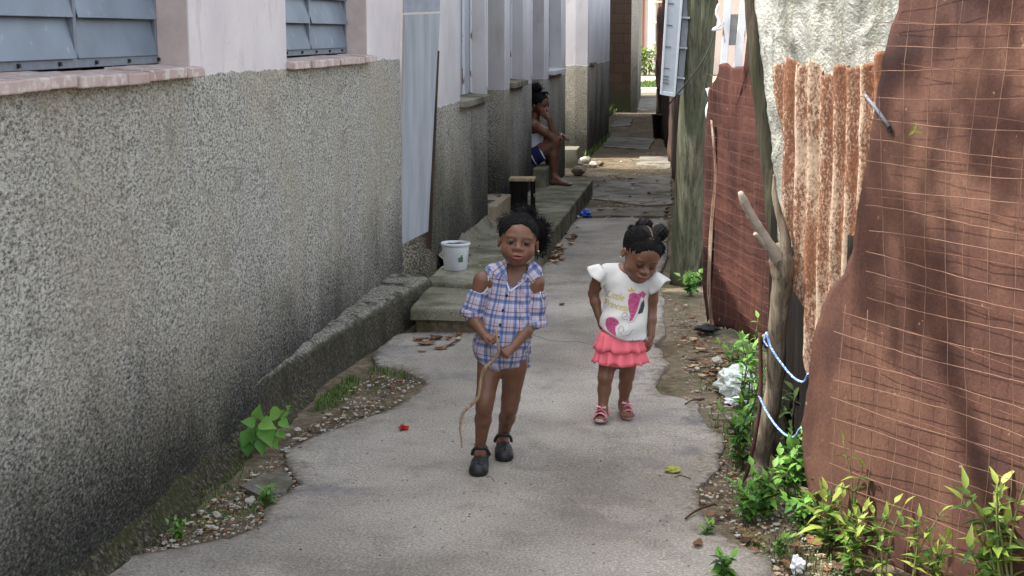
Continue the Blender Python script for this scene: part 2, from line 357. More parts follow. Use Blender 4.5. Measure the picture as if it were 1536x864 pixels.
PATH_PX = [(60, 980), (110, 900), (189, 836), (290, 818), (353, 803), (392, 786), (403, 761), (447, 725), (432, 698), (424, 676), (466, 658), (523, 634), (567, 622),
           (622, 594), (640, 572), (604, 556), (566, 549), (556, 534), (596, 500), (618, 498), (745, 498), (770, 470), (815, 396), (850, 344), (866, 328), (905, 327), (950, 326), (1003, 330), (1001, 380),
           (985, 420), (992, 440), (998, 500), (984, 520), (1004, 545), (980, 575), (990, 592), (1040, 598), (1062, 640), (1086, 655), (1082, 700),
           (1044, 735), (1058, 785), (1100, 812), (1158, 838), (1180, 900), (1240, 1010)]
def grid_path(poly, z, m, h=.022, amp=.02):
    pts = jag([(p[0], p[1], z) for p in poly], amp, .05, 1); Q = np.array([(p.x, p.y) for p in pts]); Q2 = np.roll(Q, -1, 0)
    lo, hi = Q.min(0), Q.max(0); lo[1] = max(lo[1], 2.9); nx, ny = int((hi[0]-lo[0])/h)+2, int((hi[1]-lo[1])/h)+2
    X, Y = np.meshgrid(lo[0]+h*np.arange(nx), lo[1]+h*np.arange(ny), indexing='ij'); cx, cy = (X[:-1, :-1]+h/2).ravel(), (Y[:-1, :-1]+h/2).ravel()
    ins = np.zeros(len(cx), bool)
    for (x1, y1), (x2, y2) in zip(Q, Q2):
        if y1 == y2: continue
        ins ^= ((y1 > cy) != (y2 > cy)) & (cx < (x2-x1)*(cy-y1)/(y2-y1)+x1)
    ins = ins.reshape(nx-1, ny-1); use = np.zeros((nx, ny), bool)
    for a in (0, 1):
        for b in (0, 1): use[a:nx-1+a, b:ny-1+b] |= ins
    vx, vy = X[use], Y[use]; dist = np.full(len(vx), 9.); nxp, nyp = vx.copy(), vy.copy()
    for p, q in zip(Q, Q2):
        d = q-p; L = d@d
        if L < 1e-12: continue
        t = np.clip(((vx-p[0])*d[0]+(vy-p[1])*d[1])/L, 0, 1); ex, ey = p[0]+t*d[0], p[1]+t*d[1]; dd = np.hypot(vx-ex, vy-ey); mk = dd < dist; dist[mk] = dd[mk]; nxp[mk] = ex[mk]; nyp[mk] = ey[mk]
    bm = BM(); lay = bm.verts.layers.float.new('edge'); idx = np.full((nx, ny), -1); idx[use] = np.arange(len(vx)); V = []
    for i in range(len(vx)):
        sn = dist[i] < h*.8; x, y = (nxp[i], nyp[i]) if sn else (vx[i], vy[i])
        v = bm.verts.new((x, y, z+.004*fbm(x, y, 4, 1.1, 3)-(.003 if sn else 0))); v[lay] = 0 if sn else dist[i]; V.append(v)
    for i, j in np.argwhere(ins): f = bm.faces.new((V[idx[i, j]], V[idx[i+1, j]], V[idx[i+1, j+1]], V[idx[i, j+1]])); f.smooth = True
    r = bmesh.ops.extrude_edge_only(bm, edges=[e for e in bm.edges if e.is_boundary])
    for g_ in r['geom']:
        if isinstance(g_, bmesh.types.BMVert): g_.co.z = z-.06
    o = obj('path', bm, m); o['kind'] = 'structure'
grid_path([G(*p, .006) for p in PATH_PX], .009, M['path'])
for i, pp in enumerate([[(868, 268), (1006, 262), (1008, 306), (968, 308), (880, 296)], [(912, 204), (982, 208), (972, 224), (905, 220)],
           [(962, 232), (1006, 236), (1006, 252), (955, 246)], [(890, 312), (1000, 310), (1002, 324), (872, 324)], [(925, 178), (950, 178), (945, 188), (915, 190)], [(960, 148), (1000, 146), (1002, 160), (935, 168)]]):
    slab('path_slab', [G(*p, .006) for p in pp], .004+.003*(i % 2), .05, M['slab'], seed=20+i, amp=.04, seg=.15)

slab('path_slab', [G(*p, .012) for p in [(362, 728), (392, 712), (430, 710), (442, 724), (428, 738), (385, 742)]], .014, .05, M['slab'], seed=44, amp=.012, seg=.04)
# ================================================================== LEFT BUILDINGS
WA = Plane((-1.62, 4.4), (.0265, 1)); WB = Plane((-1.33, 9.0), (.0435, 1))
def aWA(px): return WA.hit(px, 100)[0]
def aWB(px): return WB.hit(px, 100)[0]

def pierced_wall(bm, pl, a0, a1, z0, z1, ops, th=.25):
    """solid wall with openings [(a0,a1,zlo,zhi)]; flush pieces butt end to end"""
    cur = a0
    for (oa, ob, zl, zh) in sorted(ops):
        if oa > cur: pbox(bm, pl, cur, oa, -th, 0, z0, z1)
        if zl > z0: pbox(bm, pl, oa, ob, -th, 0, z0, zl)
        if zh < z1: pbox(bm, pl, oa, ob, -th, 0, zh, z1)
        cur = ob
    if cur < a1: pbox(bm, pl, cur, a1, -th, 0, z0, z1)

def louvre_window(par, pl, a0, a1, z0, z1, rec=.12, nmul=1, pitch=.118, m=None, tilt=38):
    m = m or M['louvre']
    bm = BM(); t = .022
    pbox(bm, pl, a0, a1, -rec-.03, -rec+.012, z0, z0+.03); pbox(bm, pl, a0, a1, -rec-.03, -rec+.012, z1-t, z1)
    for a in (a0, a1-t): pbox(bm, pl, a, a+t, -rec-.032, -rec+.010, z0+.03, z1-t)
    fr = obj('window', bm, M['louvre_dk'], par, bevel=.002)
    for i in range(nmul):
        bm = BM(); a = a0+(a1-a0)*(i+1)/(nmul+1); pbox(bm, pl, a-.011, a+.011, -rec-.02, -rec+.016, z0+.03, z1-t)
        obj('mullion', bm, M['louvre_dk'], fr, bevel=.002)
    bm = BM(); z = z0+.034; seg = [a0+t]+sum([[a0+(a1-a0)*(i+1)/(nmul+1)-.012, a0+(a1-a0)*(i+1)/(nmul+1)+.012] for i in range(nmul)], [])+[a1-t]
    while z < z1-t-.02:
        h = min(pitch, z1-t-z)
        for j in range(0, len(seg), 2):
            jt = random.uniform(-.004, .004); k = .038+jt
            def P(i, jj, kk, s0=seg[j]+.002, s1=seg[j+1]-.002, z=z, h=h, k=k):
                b = -rec+(.004 if kk else k-.004)+(0 if jj else -.004)-.012
                return pl.w(s1 if i else s0, b, z+(h-.002 if kk else -.006))
            quadbox(bm, P)
        z += pitch
    obj('louvre_blades', bm, m, fr, bevel=.0015)
    a = a0+.1
    while a < a1: bm = BM(); pbox(bm, pl, a, a+.012, -rec+.012, -rec+.02, z0+.008, z0+.02); a += .27; obj('catch', bm, M['black'], fr)
    # plaster reveal lining
    return fr
def tile_sill(par, pl, a0, a1, z, rec, out=.045, th=.035, n=7, m=None):
    bm = BM(); w_ = (a1-a0)/n
    for i in range(n):
        dz = random.uniform(-.004, .004); do = random.uniform(-.006, .006)
        def P(ii, j, k, i=i, dz=dz, do=do):
            b = (out+do) if j else -rec+.012
            return pl.w(a0+(i+(1 if ii else 0))*w_+(-.0015 if ii else .0015), b, z+dz-(.010 if j else 0)-(0 if k else th))
        quadbox(bm, P)
    return obj('sill', bm, m or M['silltile'], par, bevel=.005)

# ---- near house
aE = 4.36
hA = thing('house', 'near house with grey roughcast lower wall, pale pink limewash and two blue-grey louvre windows', 'building', WA.w(2, 0, 0))
w1 = (-2.2, WA.hit(285, 100)[0], 1.46, 2.5); w2 = (WA.hit(430, 90)[0], WA.hit(551, 90)[0], 1.46, 2.5)
bm = BM(); pierced_wall(bm, WA, -5, aE, -.1, 2.72, [w1, w2], .3)
obj('wall', bm, M['wall_a'], hA)
for (a0, a1, z0, z1) in (w1, w2):     # thin plaster lining of the reveals
    for u0, u1 in ((a1-.006, a1-.001), (a0+.001, a0+.006)):
        bm = BM(); pbox(bm, WA, u0, u1, -.118, -.002, z0, z1-.01); obj('reveal', bm, M['jamb'], hA)
louvre_window(hA, WA, w1[0]+.006, w1[1]-.008, 1.497, 2.48, .12, 3, .122)
tile_sill(hA, WA, w1[0], w1[1]+.03, 1.493, .12, n=16)
louvre_window(hA, WA, w2[0]+.008, w2[1]-.008, 1.497, 2.48, .12, 1, .122)
tile_sill(hA, WA, w2[0]-.01, w2[1]+.02, 1.493, .12, n=6)
# brown/yellow peeled sticker patch on the lower blade of the second window
# plinth ledge that grows out of the wall
bm = BM(); n = 60; rows = []
for i in range(n+1):
    y = 5.7+i*(8.42-5.7)/n; a = y-4.4; t = min(1, max(0, (y-5.75)/2.6)); t = t**1.25
    out = -.004+.245*t+.012*fbm(y, 0, 1, 4); top = .195+.012*fbm(y, 3, 1, 6)
    ch = .03
    rows.append([WA.w(a, -.01, top+.01), WA.w(a, max(.002, out-ch), top+.004*fbm(y, 2, 2, 12)), WA.w(a, out, top-ch), WA.w(a, out+.02+.008*fbm(y, 7, 1, 9), -.03)])
rv = [[bm.verts.new(p) for p in r] for r in rows]
for a, b in zip(rv, rv[1:]):
    for k in range(3): bm.faces.new((a[k], a[k+1], b[k+1], b[k]))
bm.faces.new(rv[-1]); bm.faces.new(list(reversed(rv[0]))); bmesh.ops.recalc_face_normals(bm, faces=bm.faces)
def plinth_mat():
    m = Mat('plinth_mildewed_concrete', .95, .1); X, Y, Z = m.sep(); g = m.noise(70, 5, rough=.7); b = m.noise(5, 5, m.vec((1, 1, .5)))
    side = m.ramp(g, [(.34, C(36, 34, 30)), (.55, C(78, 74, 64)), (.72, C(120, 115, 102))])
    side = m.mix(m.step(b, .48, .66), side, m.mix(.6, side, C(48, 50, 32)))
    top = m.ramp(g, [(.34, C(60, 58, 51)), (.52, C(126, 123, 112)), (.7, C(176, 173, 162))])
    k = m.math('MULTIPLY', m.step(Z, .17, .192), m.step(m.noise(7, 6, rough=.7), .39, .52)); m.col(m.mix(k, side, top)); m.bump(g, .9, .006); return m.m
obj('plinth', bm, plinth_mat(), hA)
bm = BM(); pbox(bm, WA, -5.1, aE+.0, -1.6, .15, 2.723, 2.82)
obj('roof', bm, M['roof'], hA)
for (a0, a1, z0, z1) in (w1, w2): bm = BM(); pbox(bm, WA, a0+.002, a1-.002, -.298, -.28, z0+.002, z1-.002); obj('sun_stop_panel', bm, M['darkbin'], hA)  # dark panels added behind the louvres to block stray sun
bm = BM(); rows = []
for i in range(150):
    a = -1.2+i*(2.0+1.2)/149; o_ = .035+.03*abs(fbm(a, 2, 0, 3)); h_ = .05+.05*abs(fbm(a, 5, 0, 4))
    rows.append([WA.w(a, -.01, h_+.03), WA.w(a, .012+.006*fbm(a, 1, 0, 12), h_), WA.w(a, o_, .018+.012*fbm(a, 3, 0, 9)), WA.w(a, o_+.05+.03*fbm(a, 9, 0, 5), -.03)])
rv = [[bm.verts.new(p) for p in r] for r in rows]
for a, b in zip(rv, rv[1:]):
    for k in range(3): f = bm.faces.new((a[k], a[k+1], b[k+1], b[k])); f.smooth = True
def toe_mat():
    m = Mat('mossy_wall_toe', .97, .1); g = m.noise(60, 6, rough=.75); b = m.noise(5, 6, rough=.7)
    c = m.ramp(g, [(.34, C(30, 29, 24)), (.52, C(70, 66, 54)), (.68, C(130, 124, 110))]); m.col(m.mix(m.math('MULTIPLY', m.step(b, .46, .62), .6), c, C(58, 64, 34))); m.bump(g, 1., .01); return m.m
obj('wall_toe', bm, toe_mat(), hA)
# sticker remnant
bm = BM(); a_, z_ = WA.hit(437, 42)
b0 = Vector(WA.w(w2[0]+.30, 0, 0))
sticker_ = simple('peeled_sticker_paper', C(198, 176, 130), .8)
for k in range(6):
    a = w2[0]+.09+random.uniform(0, .09); z = 1.60+random.uniform(-.04, .05); s = random.uniform(.008, .02)
    pts = [WA.w(a+s*math.cos(t)*random.uniform(.5, 1.2), -.098, z+1.6*s*math.sin(t)) for t in [i*math.pi/3 for i in range(6)]]
    bm = BM(); bm.faces.new([bm.verts.new(p) for p in pts]); obj('peeled_sticker', bm, sticker_, hA, solid=.001)

# ---- middle house: doorways and windows
hB = thing('row_house', 'middle house with two open doorways, pale shutters and mildewed roughcast beside the landing', 'building', WB.w(3, 0, 0))
def aB(px, y=150): return WB.hit(px, y)[0]
dA, dB_ = aB(731), aB(756); eA, eB = aB(797.5), aB(815)
u1 = (aB(690), aB(727.5), 1.135, 2.5); u2 = (aB(765), aB(784), 1.175, 2.5); u3 = (aB(823), aB(841), 1.2, 2.5)
bm = BM(); endB = aB(848)
pierced_wall(bm, WB, 0, endB, -.1, 3.25, [u1, (dA, dB_, .30, 2.3), u2, (eA, eB, .36, 2.3), u3], .45)
obj('wall', bm, M['wall_b'], hB)
for k, (u, zz) in enumerate(((u1, 1.135), (u2, 1.175), (u3, 1.2))):
    if k < 2:
        bm = BM(); pbox(bm, WB, u[0]+.002, u[1]-.002, -.14, -.11, zz+.03, 2.49)
        fr = obj('window', bm, M['palepanel'], hB, bevel=.003)
        bm = BM(); n = 3
        for i in range(n+1):
            a = u[0]+.02+(u[1]-u[0]-.04)*i/n; pbox(bm, WB, a-.012, a+.012, -.108, -.092, zz+.03, 2.48)
        obj('frame', bm, M['white_paint'], fr, bevel=.002)
    else:
        louvre_window(hB, WB, u[0]+.004, u[1]-.004, zz+.03, 2.48, .14, 1, .12)
    tile_sill(hB, WB, u[0]-.02, u[1]+.02, zz+.028, .14, .05, .045, 1, M['step'] if k == 0 else (M['step'] if k == 1 else simple('white_sill', C(186, 186, 188), .9)))
# white bands around the doorways
ml_ = simple('surround_limewash', C(196, 196, 200), .9, .12, 12)
for a in (dA-.05, dB_, eA-.05, eB): bm = BM(); pbox(bm, WB, a+.001, a+.049, 0, .006, 1.20, 2.4); obj('door_surround', bm, ml_, hB)
# doors standing shut far back in the openings
for (a, b, zl) in ((dA, dB_, .30), (eA, eB, .36)):
    bm = BM(); pbox(bm, WB, a+.003, b-.003, -.44, -.40, zl+.003, 2.297)
    for i in range(4):
        aa = a+.05+(b-a-.1)*i/3; pbox(bm, WB, aa-.03, aa+.03, -.397, -.385, zl+.05, 2.25)
    d = obj('door', bm, M['plank'], hB, bevel=.004)
    bm = BM(); pbox(bm, WB, b-.14, b-.11, -.383, -.34, 1.1, 1.24); obj('handle', bm, M['louvre_dk'], d)
bm = BM(); pbox(bm, WB, 0.0, endB+.3, -5.5, .20, 3.253, 3.40); obj('roof', bm, M['roof'], hB)

# ---- third house: juts into the alley
c0 = G(880, 236); c1 = G(913, 206)
WC = Plane((c0.x, c0.y), (c1.x-c0.x, c1.y-c0.y))
hC = thing('jutting_house', 'farther house whose corner juts into the alley, white above and dark mildewed below', 'building', c0)
bm = BM(); La = (Vector((c1.x, c1.y))-Vector((c0.x, c0.y))).length
bm2 = [c0.x, c0.y]
vv = [(c0.x, c0.y), (c1.x, c1.y), (c1.x-.3, c1.y+.15), (c1.x-.3, 29.5), (-4.2, 29.5), (-4.2, c0.y), (-1.0, c0.y-.02)]
lo = [bm.verts.new((x, y, -.1)) for x, y in vv]; hi = [bm.verts.new((x, y, 3.3)) for x, y in vv]
bm.faces.new(hi)
for i in range(len(vv)): bm.faces.new((lo[i], lo[(i+1) % len(vv)], hi[(i+1) % len(vv)], hi[i]))
bmesh.ops.recalc_face_normals(bm, faces=bm.faces); obj('wall', bm, M['wall_c'], hC)
bm = BM(); box(bm, (-3.4, c0.y-.15, 3.303), (c0.x+.2, 29.6, 3.42)); obj('roof', bm, M['roof'], hC)
bm = BM(); z_ = 1.185; pbox(bm, WC, .3, 1.1, 0, .03, 1.19, 1.215); obj('ledge', bm, M['step'], hC)

# ---- brown brick wall past the houses
def brick():
    m = Mat('brown_block_wall', .95, .1); v = m.pos
    br = m.nd('ShaderNodeTexBrick', {'Vector': m.vec((1, 1, 1), rot=(math.pi/2, 0, 0)), 'Scale': 1., 'Color1': C(66, 53, 46), 'Color2': C(58, 47, 41), 'Mortar': C(50, 43, 38), 'Mortar Size': .012, 'Brick Width': .4, 'Row Height': .2})
    c = br.outputs[0]; X, Y, Z = m.sep(); zz = m.math('ADD', Z, m.math('MULTIPLY', m.noise(3, 5), .5))
    c = m.mix(m.math('SUBTRACT', 1., m.step(zz, .3, .9)), c, C(44, 50, 34)); m.col(c); m.bump(m.noise(20, 5), .6, .01); return m.m
b0 = G(914, 168); b1 = G(952, 152)
hD = thing('block_wall', 'tall dark brown block wall with mossy foot past the last house', 'wall', b0)
bm = BM(); box(bm, (b0.x-1.5, b0.y, -.1), (Yp(946, 100, b0.y).x, b0.y+.25, 3.2)); obj('wall', bm, brick(), hD)
bm = BM(); box(bm, (Yp(946.3, 100, b0.y).x, b0.y-.06, -.1), (Yp(957, 100, b0.y).x, b0.y+8.5, 3.4))
obj('pillar', bm, wall_mat('mossy_pillar', 6, 1.6, stain=1.), hD)

# ---- door board leaning in the corner between the two near houses + its post
bd = thing('door_panel', 'tall blue-grey door panel hanging above the step at the house corner', 'door', Yp(625, 365, 8.85))
bm = BM()
TL, TR, BR, BL = Yp(604, 22, 8.80), Yp(658, 20, 8.97), Yp(641, 346, 8.97), Yp(597, 368, 8.80)
nn = (TR-TL).cross(BL-TL).normalized()
if nn.y > 0: nn = -nn
quadbox(bm, lambda i, j, k: (BL.lerp(BR, i) if not k else TL.lerp(TR, i)) + nn*(.0 if j else .02))
obj('panel', bm, M['board'], bd, bevel=.003)
bm = BM(); TL2, TR2 = Yp(604.5, -45, 8.81), Yp(660, -45, 8.98)
quadbox(bm, lambda i, j, k: ((TL+Vector((0, 0, .012))).lerp(TR+Vector((0, 0, .012)), i) if not k else TL2.lerp(TR2, i)) + nn*(.0 if j else .012))
obj('upper_panel', bm, simple('mottled_upper_panel', C(142, 146, 156), .8, .2, 26), bd)
bm = BM(); p0, p1 = Yp(656, 76, 9.0), Yp(644, 372, 9.0)
quadbox(bm, lambda i, j, k: (p0 if k else p1)+Vector((.034 if i else 0, .03 if j else 0, 0))+Vector((-.017, -.05, 0)))
tag(obj('door_post', bm, M['post'], bevel=.003), 'thin dark brown wooden post beside the blue-grey door panel', 'post')

# ================================================================== LANDING, STEPS, BUCKET ETC.
def rough_block(name, quad, z0, z1, m, label, cat, amp=.006, bev=.012):
    bm = BM(); n = 10
    def bil(u, v): return quad[0].lerp(quad[1], u).lerp(quad[3].lerp(quad[2], u), v)
    nu = max(2, int((quad[1]-quad[0]).length/.06)); nv = max(2, int((quad[2]-quad[1]).length/.06))
    top = [[None]*(nu+1) for _ in range(nv+1)]
    for j in range(nv+1):
        for i in range(nu+1):
            p = bil(i/nu, j/nv); top[j][i] = bm.verts.new((p.x+amp*fbm(p.x, p.y, 1, 6), p.y+amp*fbm(p.x, p.y, 5, 6), z1+amp*.8*fbm(p.x, p.y, 9, 4)))
    for j in range(nv):
        for i in range(nu): bm.faces.new((top[j][i], top[j][i+1], top[j+1][i+1], top[j+1][i]))
    be = [e for e in bm.edges if e.is_boundary]; r = bmesh.ops.extrude_edge_only(bm, edges=be)
    nvs = [g for g in r['geom'] if isinstance(g, bmesh.types.BMVert)]
    for v in nvs: v.co.z = z0+(z1-z0)*.5; v.co.x += .01*fbm(v.co.x, v.co.y, 2, 7); v.co.y += .01*fbm(v.co.x, v.co.y, 7, 7)
    be = [e for e in bm.edges if e.is_boundary]; r = bmesh.ops.extrude_edge_only(bm, edges=be)
    for g in r['geom']:
        if isinstance(g, bmesh.types.BMVert): g.co.z = z0
    bmesh.ops.recalc_face_normals(bm, faces=bm.faces)
    o = obj(name, bm, m, bevel=bev); tag(o, label, cat); return o
LZ = .165
def V2(x, y): return Vector((x, y, 0))
c = G(890, 268, LZ)
rough_block('landing', [V2(-1.318, 8.42), V2(-.80, 8.30), V2(c.x, c.y), V2(WB.w(c.y-8.99, .006, 0).x, c.y+.1)], -.05, LZ, M['step'], 'long raised concrete landing in front of the doorways', 'landing')
q = [G(614, 500), G(716, 500), None, None]
sx0, sx1, sy = G(616, 500).x, -.78, G(616, 500).y
rough_block('door_step', [V2(sx0, sy), V2(sx1, sy-.02), V2(sx1, 8.29), V2(sx0-.02, 8.40)], .075, .14, M['step'], 'lighter concrete step slab below the near end of the landing', 'step', bev=.016)
rough_block('step_footing', [V2(sx0+.02, sy+.05), V2(sx1-.02, sy+.03), V2(sx1-.02, 8.25), V2(sx0+.02, 8.35)], -.05, .072, M['dirt'], 'dark crumbling footing under the door step slab', 'footing')
rough_block('threshold', [WB.w(dA+.01, -.3, 0), WB.w(dA+.01, .06, 0), WB.w(dB_-.02, .06, 0), WB.w(dB_-.02, -.3, 0)], LZ-.01, .30, simple('sandy_threshold', C(150, 136, 116), .9, .2, 20, .5, .004), 'sandy coloured doorstep at the nearer open doorway', 'step')
rough_block('threshold', [WB.w(eA-.0, .006, 0), WB.w(eA-.0, .14, 0), WB.w(eB-.05, .14, 0), WB.w(eB-.05, .006, 0)], LZ-.01, .345, M['step'], 'doorstep on which the seated girl sits', 'step')
g0 = G(858, 251)
rough_block('concrete_block', [V2(g0.x-.13, g0.y), V2(g0.x+.07, g0.y), V2(g0.x+.07, g0.y+.5), V2(g0.x-.13, g0.y+.5)], -.03, .22, M['step'], 'mossy square concrete block past the far end of the landing', 'block')
# bare concrete pad under the bucket, wet mortar skirt of the wall
bm = BM(); rows = []
for i in range(30):
    a = .02+i*(dA-.06)/29; rows.append([WB.w(a, .004, LZ+.07+.02*fbm(a, 1, 0, 6)), WB.w(a, .03+.015*fbm(a, 4, 0, 6), LZ+.04), WB.w(a, .07+.02*fbm(a, 7, 0, 6), LZ-.004)])
rv = [[bm.verts.new(p) for p in r] for r in rows]
for a, b in zip(rv, rv[1:]):
    for k in range(2): bm.faces.new((a[k], a[k+1], b[k+1], b[k]))
obj('plinth', bm, M['step'], hB)

bk = Yp(683.5, 407, 8.6); bk = G(683.5, 404, LZ+.004)
bt = thing('bucket', 'small white plastic bucket on the landing beside the mildewed wall', 'bucket', bk)
bm = BM(); lathe(bm, bk, [(.066, 0), (.070, .003), (.084, .145), (.085, .150), (.091, .151), (.092, .165), (.089, .168), (.085, .168), (.082, .150), (.068, .01), (.001, .008)]); obj('pail', bm, M['plastic_white'], bt)
bm = BM(); lathe(bm, bk+Vector((0, 0, .14)), [(.08, 0), (.079, .012), (.05, .02), (.001, .024)], 16)
for v in bm.verts: v.co.z += .01*nz(v.co, 40)
obj('soil', bm, M['dirt'], bt)
bm = BM(); tube(bm, [bk+Vector((-.09, -.02, .155)), bk+Vector((-.102, -.03, .12)), bk+Vector((-.103, -.045, .06)), bk+Vector((-.09, -.05, .02))], .003, 6); obj('handle', bm, M['black'], bt)
bm = BM()
for (u0, u1, z0, z1, mi) in ((.05, .62, .045, .115, 0), (.12, .52, .055, .085, 1), (.3, .45, .085, .098, 1)):
    pts = [];
    for k in range(7):
        t = -1.35+u0+(u1-u0)*k/6; pts.append(t)
    for t0_, t1_ in zip(pts, pts[1:]):
        def pp(t, z, e=.0012*(mi+1)): r = .0705+(z/.145)*.0142+e; return bk+Vector((r*math.cos(t), r*math.sin(t), z))
        f = bm.faces.new([bm.verts.new(pp(*q_)) for q_ in ((t0_, z0), (t1_, z0), (t1_, z1), (t0_, z1))]); f.material_index = mi
obj('sticker', bm, [simple('bucket_label', C(178, 184, 176), .6), simple('bucket_label_green', C(74, 92, 78), .6)], bt)

# small dark wooden stool on the landing behind the girl in the plaid shirt
s0 = G(782, 316, LZ)
st = thing('stool', 'small dark wooden box stool standing on the landing by the doorway', 'stool', s0)
bm = BM(); box(bm, (s0.x-.105, s0.y, LZ+.24), (s0.x+.105, s0.y+.2, LZ+.265)); obj('seat', bm, M['rawwood'], st, bevel=.004)
bm = BM(); box(bm, (s0.x-.10, s0.y+.01, LZ), (s0.x+.05, s0.y+.03, LZ+.24)); obj('side_board', bm, M['darkbox'], st, bevel=.003)
for (dx, dy) in ((.075, .01), (.075, .165), (-.10, .165)):
    bm = BM(); box(bm, (s0.x+dx, s0.y+dy, LZ), (s0.x+dx+.025, s0.y+dy+.03, LZ+.24)); obj('leg', bm, M['darkbox'], st, bevel=.003)
bm = BM(); box(bm, (s0.x+.078, s0.y+.04, LZ+.10), (s0.x+.098, s0.y+.165, LZ+.125)); obj('stretcher', bm, M['rawwood'], st, bevel=.003)

# ================================================================== RIGHT SIDE: PANELS, POLE, TRUNK
def sheet(name, pl, L, Rr, bot, top, nu, nv, disp, m, parent=None, off=0, th=.002, ridge=None):
    """ruled sheet; L(v),Rr(v) along, bot(u),top(u) heights, disp(a,z) out of plane"""
    bm = BM(); g = []; col = bm.verts.layers.float.new('ridge') if ridge else None
    for j in range(nv+1):
        row = []
        for i in range(nu+1):
            u, v = i/nu, j/nv; z = bot(u)+(top(u)-bot(u))*v; l, r = L(z), Rr(z); a = l+(r-l)*u
            vt = bm.verts.new(pl.w(a, off+disp(a, z), z)); row.append(vt)
            if col is not None: vt[col] = ridge(a, z)
        g.append(row)
    for j in range(nv):
        for i in range(nu):
            f = bm.faces.new((g[j][i], g[j][i+1], g[j+1][i+1], g[j+1][i])); f.smooth = True
    return obj(name, bm, m, parent, solid=th)

PA = Plane((.52, 4.74), (.55, -.83)).flip()
if PA.n.x > 0: PA.n = -PA.n
le = sorted([PA.hit(*p)[::-1] for p in ((1216, 792), (1212, 735), (1203, 690), (1200, 640), (1215, 560), (1224, 500), (1236, 460), (1250, 430), (1268, 412), (1280, 370), (1288, 310), (1300, 250), (1312, 170), (1328, 60), (1345, 0), (1360, -80))])
lz, la = [q_[0] for q_ in le], [q_[1] for q_ in le]
panelA = sheet('rust_sheet', PA, lambda z: interp(z, lz, la)+.008*fbm(z, 0, 3, 22, 5), lambda z: 1.9, lambda u: -.02+.0*u, lambda u: 2.05, 90, 120,
      lambda a, z: .012*fbm(a, z, 1, 2, 3)+.006*math.sin(a*7+z), M['rust_panel'])
tag(panelA, 'large flat rust-brown metal sheet behind square wire mesh, nearest on the right', 'fence panel')

# corrugated strip behind it
PC = Plane((.585, 4.95), (.55, -.83)).flip()
if PC.n.x > 0: PC.n = -PC.n
cl = sorted([PC.hit(*p)[::-1] for p in ((1219, 590), (1213, 560), (1202, 470), (1188, 400), (1177, 300), (1170, 200), (1164, 95), (1163, 70))])
cz, ca = [q_[0] for q_ in cl], [q_[1] for q_ in cl]
z_top = PC.hit(1240, 80)[1]; z_bot = PC.hit(1218, 578)[1]
tn = [random.choice((-.085, -.05, -.03, -.01, .0, .012))+random.uniform(-.01, .01) for _ in range(40)]
def topC(u):
    k = u*13; i = int(k); return z_top+tn[i]*(1-(k-i))+tn[i+1]*(k-i)+.02*fbm(u*9, 2)
pitch = .064
corrugated = sheet('corrugated_sheet', PC, lambda z: interp(z, cz, ca), lambda z: .58, lambda u: z_bot-.05+.0*u, topC, 150, 90,
      lambda a, z: .017*math.cos(2*math.pi*(a+.02*z)/pitch)+.008*fbm(a, z, 2, 3)-(.05*max(0, z-z_top+.14)*fbm(a*3, z, 2, 9)), M['corr'],
      ridge=lambda a, z: math.cos(2*math.pi*(a+.02*z)/pitch))
tag(corrugated, 'narrow rusted corrugated zinc strip with torn top beside the flat rust sheet', 'fence panel')

# crumpled silver sheet behind
PD = Plane((.64, 5.08), (.55, -.83)).flip()
if PD.n.x > 0: PD.n = -PD.n
dl = sorted([PD.hit(*p)[::-1] for p in ((1195, 600), (1178, 470), (1170, 380), (1166, 300), (1159, 240), (1154, 180), (1146, 90), (1133, 0), (1122, -90))])
dz_, da_ = [q_[0] for q_ in dl], [q_[1] for q_ in dl]
def crump(a, z):
    v = noise.voronoi(Vector((a*7, z*6, 1.3)))[0]; return .016*(v[1]-v[0])+.014*fbm(a*1.6, z*.6, 5, 4)
silver = sheet('silver_sheet', PD, lambda z: interp(z, dz_, da_)+.008*fbm(z, 0, 0, 18), lambda z: .8, lambda u: PD.hit(1165, 372)[1]+.15*u, lambda u: 2.1, 110, 160, crump, M['foil'])
tag(silver, 'crumpled silver grey sheet rising behind the corrugated strip', 'fence panel')

# welded mesh standing off the flat panel
wm = thing('wire_mesh', 'rusty square wire mesh hung in front of the large rust-brown sheet', 'mesh', PA.w(.6, .05, 0))
ma0 = PA.hit(1282, 420)[0]
def mb(a, z): return .035+.03*(.5+.5*fbm(a, z, 4, 1.6))+.02*math.sin(z*5+a*3)
bm = BM(); sp = .068
k = 0; a = ma0
while a < 1.75:
    zlo, zhi = .02, 2.0
    if k < 3: zlo = .12; zhi = PA.hit(1300, 445)[1] - .03*k if k < 2 else 1.3
    if k == 2: zhi = PA.hit(1320, 130)[1]
    ph = random.uniform(0, 6)
    pts = [PA.w(a+.006*math.sin(z*4+ph)+.004*fbm(a, z, 1, 9), mb(a, z), z) for z in np.arange(zlo, zhi, .05)]
    if len(pts) > 1: tube(bm, pts, .0011, 5)
    a += sp*1.28*random.uniform(.9, 1.08); k += 1
z = .06; k = 0
while z < 2.0:
    a0 = ma0-random.uniform(.005, .045) if z < PA.hit(1290, 445)[1] else PA.hit(1330, 200)[0]-random.uniform(0, .03)
    ph = random.uniform(0, 6)
    sag = random.uniform(-.01, .01)
    pts = [PA.w(a, mb(a, z)+.0028, z+.008*math.sin(a*5+ph)+sag*a+.003*fbm(a, z, 3, 11)) for a in np.arange(a0, 1.78, .045)]
    tube(bm, pts, .0011, 5); z += sp*random.uniform(.93, 1.07); k += 1
obj('wires', bm, M['wire'], wm)
